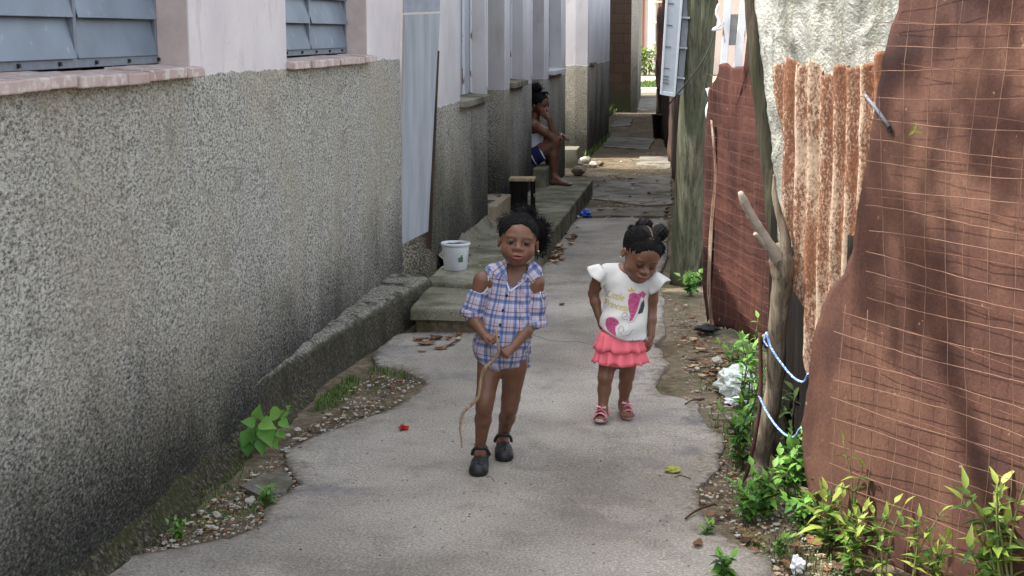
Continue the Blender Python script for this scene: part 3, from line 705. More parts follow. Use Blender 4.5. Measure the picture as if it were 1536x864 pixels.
# loose second layer of horizontal wires sagging closer to the sheet
bm = BM()
for z in np.arange(.5, 1.95, .13):
    a0 = PA.hit(1325, 300)[0]+random.uniform(0, .1); ph = random.uniform(0, 6)
    tube(bm, [PA.w(a, .018+.012*fbm(a, z, 2, 3), z-.02+.008*math.sin(a*6+ph)-.03*a) for a in np.arange(a0, 1.7, .06)], .0011, 5)
obj('loose_wire', bm, M['wiredk'], wm)

# pipe stub poking through the sheet
bm = BM(); pA_ = PA.w(*(lambda h: (h[0], .03, h[1]))(PA.hit(1309, 142))); pB_ = PA.w(*(lambda h: (h[0], .016, h[1]))(PA.hit(1340, 190)))
tube(bm, [pA_, pA_.lerp(pB_, .5)+Vector((0, 0, .002)), pB_], [.004, .006, .006], 10); ob = obj('metal_strap', bm, M['louvre_dk'])
tag(ob, 'short grey metal strap nailed across the edge of the flat rust sheet', 'strap')
bm = BM(); h = PA.hit(1339, 194)
vs_ = [bm.verts.new(PA.w(h[0]+.011*math.cos(t)*random.uniform(.7, 1.1), .0165, h[1]+.011*math.sin(t))) for t in np.arange(0, 6.2, .8)]
bm.faces.new(vs_); tag(obj('strap_nail', bm, M['black'], solid=.004), 'blackened nail hole plug at the lower end of the grey strap', 'nail')

# ---- dark red fence beyond (between pole and trunk), with its own mesh
gB0, gB1 = G(1056, 486), G(1172, 540)
PB = Plane((gB0.x, gB0.y), (gB1.x-gB0.x, gB1.y-gB0.y)).flip()
if PB.n.x > 0: PB.n = -PB.n
LB = (Vector((gB1.x, gB1.y))-Vector((gB0.x, gB0.y))).length
bl = sorted([PB.hit(*p)[::-1] for p in ((1062, 490), (1056, 400), (1052, 300), (1054, 200), (1066, 130), (1078, 100))])
bz, ba = [q_[0] for q_ in bl], [q_[1] for q_ in bl]
ztB = PB.hit(1090, 98)[1]
dark = sheet('rust_sheet', PB, lambda z: interp(z, bz, ba)+.008*fbm(z, 1, 0, 10), lambda z: LB+.35, lambda u: .02+.05*abs(fbm(u*6, 0, 1, 3)), lambda u: ztB+.02*fbm(u*8, 1)+.55*max(0, min(1, (u-.28)*12)), 60, 70,
      lambda a, z: .012*fbm(a, z, 1, 3, 3)+.008*math.cos(a*40), M['rust_dark'])
tag(dark, 'dark maroon rusted metal sheet between the wooden pole and the dead trunk', 'fence panel')
bm = BM()
for z in np.arange(.12, ztB-.05, .062):
    ph = random.uniform(0, 6); tube(bm, [PB.w(a, .03+.01*math.sin(a*9+z*4), z+.01*math.sin(a*5+ph)-.05*a+.015) for a in np.arange(.02, LB+.1, .05)], .0011, 4)
for a in np.arange(.04, LB+.1, .075):
    tube(bm, [PB.w(a+.004*math.sin(z*7), .0325+.01*math.sin(a*9+z*4), z) for z in np.arange(.08, ztB-.03, .07)], .0010, 4)
tag(obj('wire_mesh', bm, M['wiredk']), 'fine rusty wire mesh over the dark maroon sheet', 'mesh')
# pale stripped timber strip on its left edge
bm = BM(); pts = [PB.w(PB.hit(px, py)[0], .012, PB.hit(px, py)[1]) for px, py in ((1072, 488), (1066, 430), (1070, 340), (1076, 260), (1070, 180))]
pts = spline(pts, 5); rr_ = []
for i, p in enumerate(pts):
    wd = (.030-.018*i/len(pts))*(1+.5*nz((i*.7, 4, 4))); rr_.append([bm.verts.new(p-PB.d*wd), bm.verts.new(p+PB.n*.006), bm.verts.new(p+PB.d*wd)])
for a_, b_ in zip(rr_, rr_[1:]):
    for k in (0, 1): bm.faces.new((a_[k], a_[k+1], b_[k+1], b_[k]))
def strip_mat():
    m = Mat('peeled_timber', .8); a = m.noise(30, 6, m.vec((1, 1, .06))); m.col(m.ramp(a, [(.32, C(82, 58, 50)), (.5, C(122, 98, 84)), (.62, C(160, 144, 128)), (.7, C(100, 70, 58))])); m.bump(a, .8, .004); return m.m
tag(obj('timber_batten', bm, strip_mat(), solid=.004), 'pale stripped timber batten on the maroon sheet beside the pole', 'batten')
# torn pale sheet edge near batten, white frames above
wf = thing('window_frame', 'flaking white wooden frame propped above the maroon sheet behind the pole', 'frame', PB.w(.1, -.1, 1.3))
for (x0, y0, x1, y1, wd) in ((1092, -40, 1083, 98, .03), (1118, -40, 1103, 100, .036)):
    bm = BM(); A_, B_ = Yp(x0, y0, 8.35), Yp(x1, y1, 8.35)
    quadbox(bm, lambda i, j, k: (A_ if k else B_)+Vector((wd if i else -wd*.3, .03 if j else 0, 0))); obj('stile', bm, M['white_paint'], wf, bevel=.003)
bm = BM(); A_ = Yp(1084, 46, 8.37); box(bm, A_-Vector((0, 0, .08)), A_+Vector((.12, .02, .09))); obj('rail', bm, simple('grey_weathered_board', C(140, 140, 134), .9), wf)
bm = BM(); A_ = Yp(1078, 20, 8.33); tube(bm, spline([A_+Vector((0, 0, .05)), A_+Vector((-.012, 0, 0)), A_+Vector((.01, 0, -.06)), A_+Vector((-.03, -.01, -.09)), A_+Vector((.02, 0, -.08))], 5), .008, 6)
tag(obj('rag_knot', bm, M['paper']), 'knotted white rag tied at the top of the maroon sheet', 'rag')
bm = BM(); A_ = Yp(1062, 132, 8.3); B_ = Yp(1066, 190, 8.28); tube(bm, spline([A_, A_.lerp(B_, .3)+Vector((.012, 0, 0)), A_.lerp(B_, .6)+Vector((-.01, 0, 0)), B_], 5), .015, 7)
tag(obj('plastic_scrap', bm, M['paper']), 'white plastic scrap caught between pole and maroon sheet', 'scrap')

# ---- utility pole
pb_, pt_ = G(1028, 424), Yp(1056, -80, 9.15)
pole_ = thing('utility_pole', 'thick greenish weathered wooden pole standing at the right edge of the path', 'pole', pb_)
bm = BM(); n = 40; d_ = (pt_-pb_)
tube(bm, [pb_+d_*(i/n*2.1-.02)+Vector((.006*nz((0, 0, i*.2)), .006*nz((5, 0, i*.2)), 0)) for i in range(n+1)], [.103-.012*(i/n)+.004*nz((i*.3, 1, 2)) for i in range(n+1)], 30)
for v in bm.verts:
    ang = math.atan2(v.co.y-pb_.y-(v.co.z-pb_.z)*d_.y/d_.z, v.co.x-pb_.x-(v.co.z-pb_.z)*d_.x/d_.z)
    cr = max(0, 1-abs(((ang+1.75+.06*math.sin(v.co.z*2))+math.pi) % (2*math.pi)-math.pi)/.14); v.co.y += .022*cr
    v.co.x += .002*math.sin(ang*9+v.co.z*.7)
obj('shaft', bm, M['pole'], pole_)
bm = BM(); P_ = lambda px, py, r=.0: Yp(px, py, 9.2-.115)
tube(bm, spline([Yp(1078, -40, 9.16), Yp(1073, 40, 9.10), Yp(1058, 84, 9.05), Yp(1035, 118, 9.04), Yp(1012, 146, 9.08), Yp(1004, 156, 9.15)], 6), .0045, 6)
tag(obj('cable', bm, M['black']), 'thin black cable looping across the weathered wooden pole', 'cable')

# ---- grey plastic cable tray / meter cabinet on the pole
mb_ = thing('meter_cabinet', 'narrow grey ribbed plastic cabinet fixed to the left side of the wooden pole', 'cabinet', Yp(1005, 143, 9.15))
x0b, x1b = Yp(990, 142, 9.1), Yp(1013, 146, 9.1); x0t, x1t = Yp(1002, -60, 9.1), Yp(1029, -60, 9.1)
bm = BM()
def CP(u, v, b): return x0b.lerp(x1b, u).lerp(x0t.lerp(x1t, u), v)+Vector((0, b, 0))
quadbox(bm, lambda i, j, k: CP(i, k, .10 if j else .03)); obj('back_shell', bm, M['greyplastic'], mb_, bevel=.003)
bm = BM()
for u0, u1 in ((0, .14), (.86, 1.0)): quadbox(bm, lambda i, j, k: CP(u1 if i else u0, k, .028 if j else .012))
quadbox(bm, lambda i, j, k: CP(.86 if i else .14, .03 if k else 0, .028 if j else 0.013))
obj('rim', bm, M['greyplastic'], mb_, bevel=.002)
rg_ = simple('rib_grey', C(96, 104, 114), .5, .1)
for v in (.09, .115, .14, .2, .36, .52, .68, .84, .88):
    bm = BM(); quadbox(bm, lambda i, j, k: CP(.50 if i else .145, v+(.006 if k else 0), .028 if j else .022)); obj('rib', bm, rg_, mb_)
bm = BM()
quadbox(bm, lambda i, j, k: CP(1.45 if i else 1.05, k*.99+.02, .10 if j else .05)); obj('side_channel', bm, simple('side_grey', C(118, 124, 130), .6), mb_, bevel=.003)
sg_ = simple('strap_grey', C(140, 146, 150), .5)
for v in (.14, .36, .58, .8): bm = BM(); quadbox(bm, lambda i, j, k: CP(1.5 if i else 1.0, v+(.014 if k else 0), .045 if j else .02)); obj('strap', bm, sg_, mb_)

# ---- slanting dark plank post and dead forked trunk
bm = BM(); A_, B_ = Yp(1124, -60, 6.0), Yp(1176, 470, 5.75); C_ = G(1186, 640)
pts = spline([A_, Yp(1136, 90, 5.95), Yp(1154, 250, 5.9), B_, Vector((B_.x+.03, 5.7, 0))], 8)
tube(bm, pts, [.035+.004*nz((i*.4, 0, 0)) for i in range(len(pts))], 10)
for v in bm.verts: v.co.y = 5.85+(v.co.y-5.85)*.8
tag(obj('fence_post', bm, M['plank']), 'slanting dark weathered fence post between the maroon sheet and silver sheet', 'post')

tr = thing('dead_trunk', 'forked dead grey tree trunk tied to the rust sheet and sunk in weeds', 'tree', G(1138, 728))
YT = 5.22
bm = BM()
pts = spline([G(1134, 740), Yp(1137, 700, 5.2), Yp(1152, 640, 5.17), Yp(1163, 560, 5.13), Yp(1167, 480, 5.09), Yp(1173, 420, 5.06), Yp(1170, 385, 5.05), Yp(1164, 366, 5.05)], 7)
n = len(pts); tube(bm, pts, [interp(i/(n-1), [0, .08, .2, .6, .8, 1], [.056, .040, .034, .031, .042, .02])+.004*nz((i*.5, 3, 1)) for i in range(n)], 16)
pts = spline([Yp(1172, 402, 5.06), Yp(1178, 360, 5.06), Yp(1168, 320, 5.07), Yp(1162, 288, 5.08), Yp(1160, 262, 5.08)], 6); n = len(pts)
tube(bm, pts, [interp(i/(n-1), [0, .3, 1], [.034, .016, .004])+.001*nz((i*.6, 9, 1)) for i in range(n)], 10)
for v in bm.verts:
    s_ = nz(v.co*14)*.006; v.co.x += s_; v.co.y += s_
obj('trunk', bm, M['trunk'], tr)
bm = BM()
pts = spline([Yp(1172, 398, 5.05), Yp(1157, 372, 5.02), Yp(1140, 345, 5.0), Yp(1124, 318, 4.98), Yp(1110, 288, 4.96)], 6); n = len(pts)
tube(bm, pts, [interp(i/(n-1), [0, .3, .9, 1], [.030, .018, .014, .008])+.002*nz((i*.7, 2, 5)) for i in range(n)], 10)
tube(bm, spline([Yp(1150, 372, 5.02), Yp(1141, 360, 5.0), Yp(1132, 350, 4.98)], 5), [.014, .013, .012, .012, .011, .011, .010, .010, .009, .008, .006][:11], 8)
obj('branch', bm, simple('bleached_branch', C(146, 137, 126), .9, .3, 30, .8, .006), tr)
bm = BM()
tube(bm, spline([Yp(1140, 500, 5.1), Yp(1141, 590, 5.1), Yp(1132, 660, 5.1), Yp(1112, 742, 5.1)], 6), .007, 6)
tag(obj('thin_stake', bm, M['rust_dark']), 'thin reddish stake leaning just left of the dead trunk', 'stake')
# cords
for k, (lab, P) in enumerate((('blue and white cord, upper of the two, tying trunk to rust sheet', [(1150, 498, 5.06), (1156, 520, 5.05), (1172, 545, 5.02), (1190, 566, 4.98), (1205, 573, 4.9), (1212, 562, 4.84), (1222, 556, 4.80)]),
                 ('blue and white cord, lower of the two, looping from trunk to rust sheet', [(1139, 594, 5.10), (1148, 614, 5.07), (1162, 636, 5.02), (1178, 652, 4.96), (1192, 655, 4.88), (1200, 643, 4.82), (1209, 643, 4.79)]))):
    bm = BM(); tube(bm, spline([Yp(*q_) for q_ in P], 5), .0042, 7)
    if k == 0: tube(bm, spline([Yp(1150, 498, 5.06), Yp(1146, 510, 5.06), Yp(1152, 520, 5.05)], 5), .003, 6)
    tube(bm, spline([Yp(P[-1][0]-6, P[-1][1]-8, P[-1][2]), Yp(*P[-1]), Yp(P[-1][0]+2, P[-1][1]+6, P[-1][2])], 4), .004, 6)
    tag(obj('cord', bm, M['cord']), lab, 'cord')

# ---- near-black board painting shade into the gap behind trunk, fence deeper in the alley, bins
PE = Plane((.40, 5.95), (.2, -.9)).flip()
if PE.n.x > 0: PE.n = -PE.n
tag(sheet('gap_shade_board', PE, lambda z: .27, lambda z: 1.2, lambda u: -.02, lambda u: .95, 20, 20, lambda a, z: .01*math.cos(a*80), M['darkbox']), 'board coloured near-black for the shade in the gap behind the dead trunk', 'board')
PF = Plane((.36, 9.4), (-.012, 1)).flip()
if PF.n.x > 0: PF.n = -PF.n
tag(sheet('side_fence', PF, lambda z: 0, lambda z: 21, lambda u: -.02, lambda u: 2.1+.1*fbm(u*14, 0), 160, 12, lambda a, z: .02*math.cos(a*60)+.06*fbm(a, z, 2, 1.2), M['rust_side']), 'long dark rusty sheet fence running beyond the wooden pole', 'fence')
for (px, py, h, r, m_, lab) in ((991, 206, .34, .14, 'darkbin', 'black open bin beside the far side of the wooden pole'), (1003, 207, .26, .11, 'bluebin', 'dark blue bucket tucked between black bin and pole')):
    p = G(px, py); bm = BM(); lathe(bm, p, [(r*.8, 0), (r, h), (r*1.08, h), (r*1.08, h+.02), (r*.95, h+.02), (r*.78, .02), (.002, .02)], 20); tag(obj('bin', bm, M[m_]), lab, 'bin')
# ================================================================== PEOPLE: bodies grown as one implicit surface each
class SDF:
    def __init__(s, lo, hi, h):
        s.h = h; s.lo = np.array(lo, float); n = np.ceil((np.array(hi)-s.lo)/h).astype(int)+1
        s.ax = [s.lo[i]+h*np.arange(n[i]) for i in range(3)]; s.F = np.full(tuple(n), .06, np.float32)
    def _sl(s, lo, hi):
        r = []
        for i in range(3):
            a = max(0, int((lo[i]-s.lo[i])/s.h)-1); b = min(len(s.ax[i]), int((hi[i]-s.lo[i])/s.h)+3)
            if b <= a: return None
            r.append(slice(a, b))
        return tuple(r)
    def _put(s, sl, d, k, op):
        A = s.F[sl]
        if op == 'u': h = np.clip(.5+.5*(A-d)/k, 0, 1); s.F[sl] = A*(1-h)+d*h-k*h*(1-h)
        elif op == 's': d = -d; h = np.clip(.5-.5*(A-d)/k, 0, 1); s.F[sl] = A*(1-h)+d*h+k*h*(1-h)
    def _xyz(s, sl): return s.ax[0][sl[0]][:, None, None], s.ax[1][sl[1]][None, :, None], s.ax[2][sl[2]][None, None, :]
    def cone(s, a, b, ra, rb, k=.01, op='u', flat=None):
        a = np.array(a, float); b = np.array(b, float); m = max(ra, rb)+k+2*s.h+.02
        sl = s._sl(np.minimum(a, b)-m, np.maximum(a, b)+m)
        if sl is None: return s
        X, Y, Z = s._xyz(sl); ba = b-a; L2 = max(ba@ba, 1e-12)
        t = np.clip(((X-a[0])*ba[0]+(Y-a[1])*ba[1]+(Z-a[2])*ba[2])/L2, 0, 1)
        dx = X-a[0]-t*ba[0]; dy = Y-a[1]-t*ba[1]; dz = Z-a[2]-t*ba[2]
        if flat is not None:
            n, f = np.array(flat[0], float), flat[1]; n /= np.linalg.norm(n); q = dx*n[0]+dy*n[1]+dz*n[2]; g = (1/f-1)*q
            dx = dx+g*n[0]; dy = dy+g*n[1]; dz = dz+g*n[2]
            r = np.sqrt(dx*dx+dy*dy+dz*dz)+1e-9; rr = ra+(rb-ra)*t
            gx = np.sqrt((r**2+(1/f**2-1)*(q/f)**2))/r
            d = (r-rr)/np.maximum(gx, 1)
        else: d = np.sqrt(dx*dx+dy*dy+dz*dz)-(ra+(rb-ra)*t)
        s._put(sl, d.astype(np.float32), k, op); return s
    def ell(s, c, r, Rm=None, k=.01, op='u'):
        c = np.array(c, float); r = np.array(r, float); m = max(r)+k+2*s.h+.015; sl = s._sl(c-m, c+m)
        if sl is None: return s
        X, Y, Z = s._xyz(sl); X, Y, Z = X-c[0], Y-c[1], Z-c[2]
        if Rm is not None:
            X, Y, Z = (X*Rm[0][i]+Y*Rm[1][i]+Z*Rm[2][i] for i in range(3))
        k0 = np.sqrt((X/r[0])**2+(Y/r[1])**2+(Z/r[2])**2); k1 = np.sqrt((X/r[0]**2)**2+(Y/r[1]**2)**2+(Z/r[2]**2)**2)+1e-9
        s._put(sl, (k0*(k0-1)/k1).astype(np.float32), k, op); return s
    def add(s, fn):
        X, Y, Z = s._xyz((slice(None),)*3); s.F += fn(X, Y, Z).astype(np.float32)
    def chain(s, pts, rad, k=.012, flat=None):
        for i in range(len(pts)-1): s.cone(pts[i], pts[i+1], rad[i], rad[i+1], k, 'u', flat)
        return s
    def mesh(s):
        F = s.F; I = F < 0; nx, ny, nz_ = F.shape
        c = np.zeros((nx-1, ny-1, nz_-1), np.uint8)
        for i in (0, 1):
            for j in (0, 1):
                for k in (0, 1): c += I[i:nx-1+i, j:ny-1+j, k:nz_-1+k]
        act = np.argwhere((c > 0) & (c < 8)); idx = np.full(c.shape, -1, np.int64); idx[tuple(act.T)] = np.arange(len(act))
        P = np.zeros((len(act), 3)); W = np.zeros(len(act))
        cor = [(i, j, k) for i in (0, 1) for j in (0, 1) for k in (0, 1)]
        for a in range(8):
            for ax in range(3):
                if cor[a][ax]: continue
                b = list(cor[a]); b[ax] = 1
                A = act+np.array(cor[a]); B = act+np.array(b); fa = F[tuple(A.T)]; fb = F[tuple(B.T)]; m = (fa < 0) != (fb < 0)
                t = np.where(m, fa/np.where(m, fa-fb, 1), 0); q = A.astype(float); q[:, ax] += t; P += q*m[:, None]; W += m
        P = P/W[:, None]*s.h+s.lo; faces = []
        for ax in range(3):
            o1, o2 = [(1, 2), (2, 0), (0, 1)][ax]
            sa = [slice(0, -1)]*3; sb = [slice(0, -1)]*3; sa[ax] = slice(0, -1); sb[ax] = slice(1, None)
            for o in (o1, o2): sa[o] = slice(1, -1); sb[o] = slice(1, -1)
            IA, IB = I[tuple(sa)], I[tuple(sb)]; e = np.argwhere(IA != IB)
            if not len(e): continue
            ins = IA[tuple(e.T)]; e = e.copy(); e[:, o1] += 1; e[:, o2] += 1
            q = []
            for d1, d2 in ((0, 0), (-1, 0), (-1, -1), (0, -1)):
                g = e.copy(); g[:, o1] += d1; g[:, o2] += d2; q.append(idx[tuple(g.T)])
            q = np.stack(q, 1); q[~ins] = q[~ins][:, ::-1]; faces.append(q)
        f = np.concatenate(faces); return P, f
def sdf_obj(name, S, mats, parent, attrs=None, smooth_it=0):
    P, Fc = S.mesh(); me = bpy.data.meshes.new(name)
    me.vertices.add(len(P)); me.vertices.foreach_set('co', P.ravel()); me.loops.add(Fc.size); me.loops.foreach_set('vertex_index', Fc.ravel().astype(np.int32))
    me.polygons.add(len(Fc)); me.polygons.foreach_set('loop_start', np.arange(0, Fc.size, 4, dtype=np.int32)); me.update(calc_edges=True); me.validate()
    me.polygons.foreach_set('use_smooth', np.ones(len(me.polygons), bool))
    for k, fn in (attrs or {}).items():
        v = fn(P)
        if v.ndim == 1: a = me.attributes.new(k, 'FLOAT', 'POINT'); a.data.foreach_set('value', v.astype(np.float32))
        elif v.shape[1] == 4: a = me.color_attributes.new(k, 'FLOAT_COLOR', 'POINT'); a.data.foreach_set('color', v.astype(np.float32).ravel())
        else: a = me.attributes.new(k, 'FLOAT_VECTOR', 'POINT'); a.data.foreach_set('vector', v.astype(np.float32).ravel())
    for m in (mats if isinstance(mats, (list, tuple)) else [mats]): me.materials.append(m)
    o = link(bpy.data.objects.new(name, me))
    if smooth_it: sm = o.modifiers.new('relax', 'SMOOTH'); sm.factor = .5; sm.iterations = smooth_it
    if parent: setparent(o, parent)
    return o
def npv(v): return np.array([v[0], v[1], v[2]], float)
def rotm(yaw, pitch, roll): return np.array((Matrix.Rotation(R(yaw), 3, 'Z') @ Matrix.Rotation(R(pitch), 3, 'X') @ Matrix.Rotation(R(roll), 3, 'Y')))

def skin_mat(name, base, warm):
    m = Mat(name, .45, .42); n = m.noise(24, 5); t = m.attr('tint', 0)
    lo = tuple(x*.78 for x in C(*base)[:3])+(1,); c = m.ramp(n, [(.3, lo), (.7, C(*base))])
    sp = m.sep(t)
    c = m.mix(sp[0], c, C(*warm)); c = m.mix(sp[1], c, C(16, 12, 11)); c = m.mix(sp[2], c, C(206, 170, 150))
    m.col(c); m.b.inputs['Subsurface Weight'].default_value = .08; m.b.inputs['Subsurface Scale'].default_value = .01
    m.b.inputs['Subsurface Radius'].default_value = (1, .35, .2)
    m.bump(m.noise(420, 3), .15, .0008); return m.m
M['skin1'] = skin_mat('warm_brown_skin', (117, 80, 62), (136, 78, 70))
M['skin3'] = skin_mat('brown_skin', (112, 76, 60), (120, 66, 58))
M['hair'] = (lambda m: (m.col(m.ramp(m.noise(120, 4, m.vec((1, 1, 1))), [(.35, C(6, 5, 6)), (.7, C(18, 16, 17))])), m.bump(m.noise(260, 4, rough=.8), 1., .003), m.m)[-1])(Mat('black_hair', .75, .15))
M['eye'] = (lambda m: (m.col(m.mix(m.attr('iris', 2), C(132, 120, 112), C(12, 8, 7))), m.m)[-1])(Mat('eye_surface', .3, .35))
M['lash'] = simple('closed_lash_line', C(20, 15, 14), .8)

def head_shape(S, c, Rm, s, eyes=True, jaw=1.0, k=.014, mouth=False):
    W = lambda p: c+Rm@(np.array(p)*s)
    def E(p, r, k=.012, op='u'): S.ell(W(p), np.array(r)*s, Rm, k*s, op)
    E((0, .014, .030), (.066, .082, .066), .02)
    E((0, -.030, .026), (.054, .046, .046), .03)
    E((0, -.020, -.028), (.051*jaw, .055, .052), .03)
    for e in (-1, 1):
        E((.031*e, -.047, -.030), (.024, .022, .023), .025)
        E((.022*e, -.068, .017), (.018, .008, .006), .014)          # brow ridge
        E((.026*e, -.083, .001), (.0165, .014, .0095), .010, 's')   # socket
    E((0, -.054, -.064), (.020, .019, .015), .030)                    # chin
    S.cone(W((0, -.072, .002)), W((0, -.088, -.0185)), .0055*s, .0100*s, .012*s)
    for e in (-1, 1):
        E((.0120*e, -.082, -.0215), (.0080, .0085, .0064), .006)
        E((.0055*e, -.088, -.0285), (.003, .004, .0022), .002, 's')
    E((0, -.074, -.045), (.026, .016, .016), .014)                     # muzzle
    E((0, -.0880, -.0420), (.0180, .0070, .0052), .004)
    E((0, -.0870, -.0520), (.0160, .0070, .0062), .004)
    S.cone(W((-.017, -.0915, -.0468)), W((.017, -.0915, -.0468)), .0014*s, .0014*s, .0015, 's')
    if mouth: E((0, -.0925, -.0468), (.0105, .0075, .0034), .002, 's')
    for e in (-1, 1):                                                    # lids round the eyeball
        E((.026*e, -.0655, .001), (.0150, .0140, .0120), .005)
        if eyes: E((.026*e, -.0815, .0006), (.0126, .012, .0039), .0020, 's')
        E((.067*e, .006, -.006), (.007, .014, .020), .005); E((.073*e, .001, -.003), (.004, .008, .012), .004, 's')
    return W
def tint_fn(c, Rm, s):
    def fn(P):
        L = (P-c)@Rm/s; t = np.zeros((len(P), 4)); t[:, 3] = 1
        lip = ((L[:, 0]/.0195)**2+((L[:, 2]+.047)/.0092)**2 < 1) & (L[:, 1] < -.076); t[lip, 0] = .9
        ml = (np.abs(L[:, 2]+.0468) < .0013) & (np.abs(L[:, 0]) < .017) & (L[:, 1] < -.076); t[ml, 1] = .75
        for e in (-1, 1):
            x = L[:, 0]-e*.026; zc = .0205-14*(x+e*.004)**2
            br = (np.abs(x) < .0165) & (np.abs(L[:, 2]-zc) < .0022) & (L[:, 1] < -.035); t[br, 1] = .5
            d = (x/.0155)**2+((L[:, 2]-.001)/.0082)**2; ln = (d < 1.15) & (L[:, 1] < -.05); t[ln, 1] = np.maximum(t[ln, 1], .45)
            ch = ((x-e*.008)/.018)**2+((L[:, 2]+.026)/.016)**2 < 1; t[ch & (L[:, 1] < -.03), 0] = np.maximum(t[ch & (L[:, 1] < -.03), 0], .18)
        return t
    return fn
def eyeballs(par, c, Rm, s, gaze=(0, 0)):
    for e in (-1, 1):
        bm = BM(); bmesh.ops.create_uvsphere(bm, u_segments=24, v_segments=16, radius=.0132*s)
        col = bm.verts.layers.float.new('iris'); g = Vector((gaze[0], -1, gaze[1])).normalized()
        for v in bm.verts: v[col] = 1. if v.co.normalized().dot(g) > .70 else 0.
        Mx = Matrix(Rm.tolist()).to_4x4(); Mx.translation = Vector(c+Rm@(np.array((.026*e, -.0655, .001))*s)); bm.transform(Mx)
        obj('eye', bm, M['eye'], par, smooth=True)

def hand_shape(S, wrist, d, n, side, sc, curls, thumb=(.55, .25), spread=.0, k=.0022, palm_k=.006):
    """palm + five separate fingers; d towards the fingers, n out of the palm, side = thumb side"""
    d = npv(d)/np.linalg.norm(d); n = npv(n); n = n-d*(n@d); n /= np.linalg.norm(n); sd = np.cross(d, n)
    if sd@npv(side) < 0: sd = -sd
    w = npv(wrist); q = lambda a, b, c_=0: w+(d*a+sd*b+n*c_)*sc
    S.cone(q(-.012, 0), q(.014, .0), .0145*sc, .0165*sc, .008*sc, flat=(n, .72))
    S.cone(q(.016, .008), q(.046, .012), .0125*sc, .0105*sc, palm_k*sc, flat=(n, .72)); S.cone(q(.016, -.008), q(.043, -.012), .0125*sc, .0100*sc, palm_k*sc, flat=(n, .72))
    S.cone(q(.018, 0), q(.046, 0), .0130*sc, .0105*sc, palm_k*sc, flat=(n, .72))
    offs = [.0185, .0062, -.0062, -.0180]; Ls = [.036, .041, .038, .030]; rr = [.0062, .0064, .0061, .0053]
    for i in range(4):
        p = q(.046-(.004 if i == 3 else 0), offs[i]); cu = curls[i] if isinstance(curls, (list, tuple)) else curls; ang = 0
        for j, fr in enumerate((.45, .31, .24)):
            ang += cu*(.8, 1.1, .9)[j]; dirv = d*math.cos(ang)+n*math.sin(ang)+sd*spread*(1.5-i)*.1
            p2 = p+dirv*Ls[i]*fr*sc; r0 = rr[i]*(1, .95, .88, .78)[j]*sc; r1 = rr[i]*(1, .95, .88, .78)[j+1]*sc
            S.cone(p, p2, r0, r1, (.004 if j == 0 else k)*sc); p = p2
    p = q(.012, .013, .003); d1 = d*thumb[0]+sd*(1-thumb[0])+n*thumb[1]; d1 /= np.linalg.norm(d1)
    p1 = p+d1*.022*sc; d2 = d*(thumb[0]+.35)+n*thumb[1]*1.6+sd*.05; d2 /= np.linalg.norm(d2); p2 = p1+d2*.018*sc; p3 = p2+(d2+n*.3)*.012*sc
    S.cone(p, p1, .0095*sc, .0078*sc, .006*sc); S.cone(p1, p2, .0074*sc, .0068*sc, .003*sc); S.cone(p2, p3, .0066*sc, .0054*sc, .002*sc)

def J(px, py, y): return npv(Yp(px, py, y))
def frizz(bm, c, r, n, ln, seed=0, w=.0011, Rm=None):
    rnd = random.Random(seed)
    for _ in range(n):
        v = Vector((rnd.gauss(0, 1), rnd.gauss(0, 1), rnd.gauss(0, 1))).normalized()
        b = Vector((v.x*r[0], v.y*r[1], v.z*r[2]))
        if Rm is not None: b = Vector(Rm@np.array(b)); v = Vector(Rm@np.array(v))
        p = Vector(c)+b*.93; L = ln*rnd.uniform(.4, 1.2); pts = [p]; dv = v.copy()
        for i in range(5):
            dv = (dv+Vector((rnd.gauss(0, 1), rnd.gauss(0, 1), rnd.gauss(0, 1)))*.75).normalized(); p = p+(dv*.7+v*.3)*L/5; pts.append(p)
        tube(bm, pts, [w, w, w, w*.8, w*.6, w*.3], 3, cap=False)

# ------------------------------------------------------------------ child in the plaid shirt
K1 = thing('person', 'small child in blue and white plaid shirt and black clogs holding a thin stick', 'person', G(738, 710))
Y1 = 5.30
hc = J(775.5, 366.5, Y1-.035); hs = 1.05; Rh = rotm(6, -6, 6); hc = hc+np.array((0, .055, 0))
S = SDF((-.90, 5.02, -.005), (-.28, 5.68, .99), .0026)
W = head_shape(S, hc, Rh, hs, mouth=True)
neck = J(776, 412, Y1+.02); S.cone(hc+Rh@np.array((0, .012, -.045)), neck+np.array((0, 0, -.01)), .030, .033, .018)
chest = J(770, 440, Y1+.02); belly = J(762, 490, Y1+.01); pel = J(756, 533, Y1+.01)
S.cone(J(748, 425, Y1+.02), J(790, 425, Y1+.02), .050, .050, .03, flat=((0, 1, 0), .85)); S.cone(chest, belly, .078, .080, .03, flat=((0, 1, 0), .72)); S.cone(belly, pel, .080, .082, .03, flat=((0, 1, 0), .76))
S.cone(neck, J(738, 415, Y1+.02), .030, .033, .02); S.cone(neck, J(797, 415, Y1+.02), .030, .033, .02)
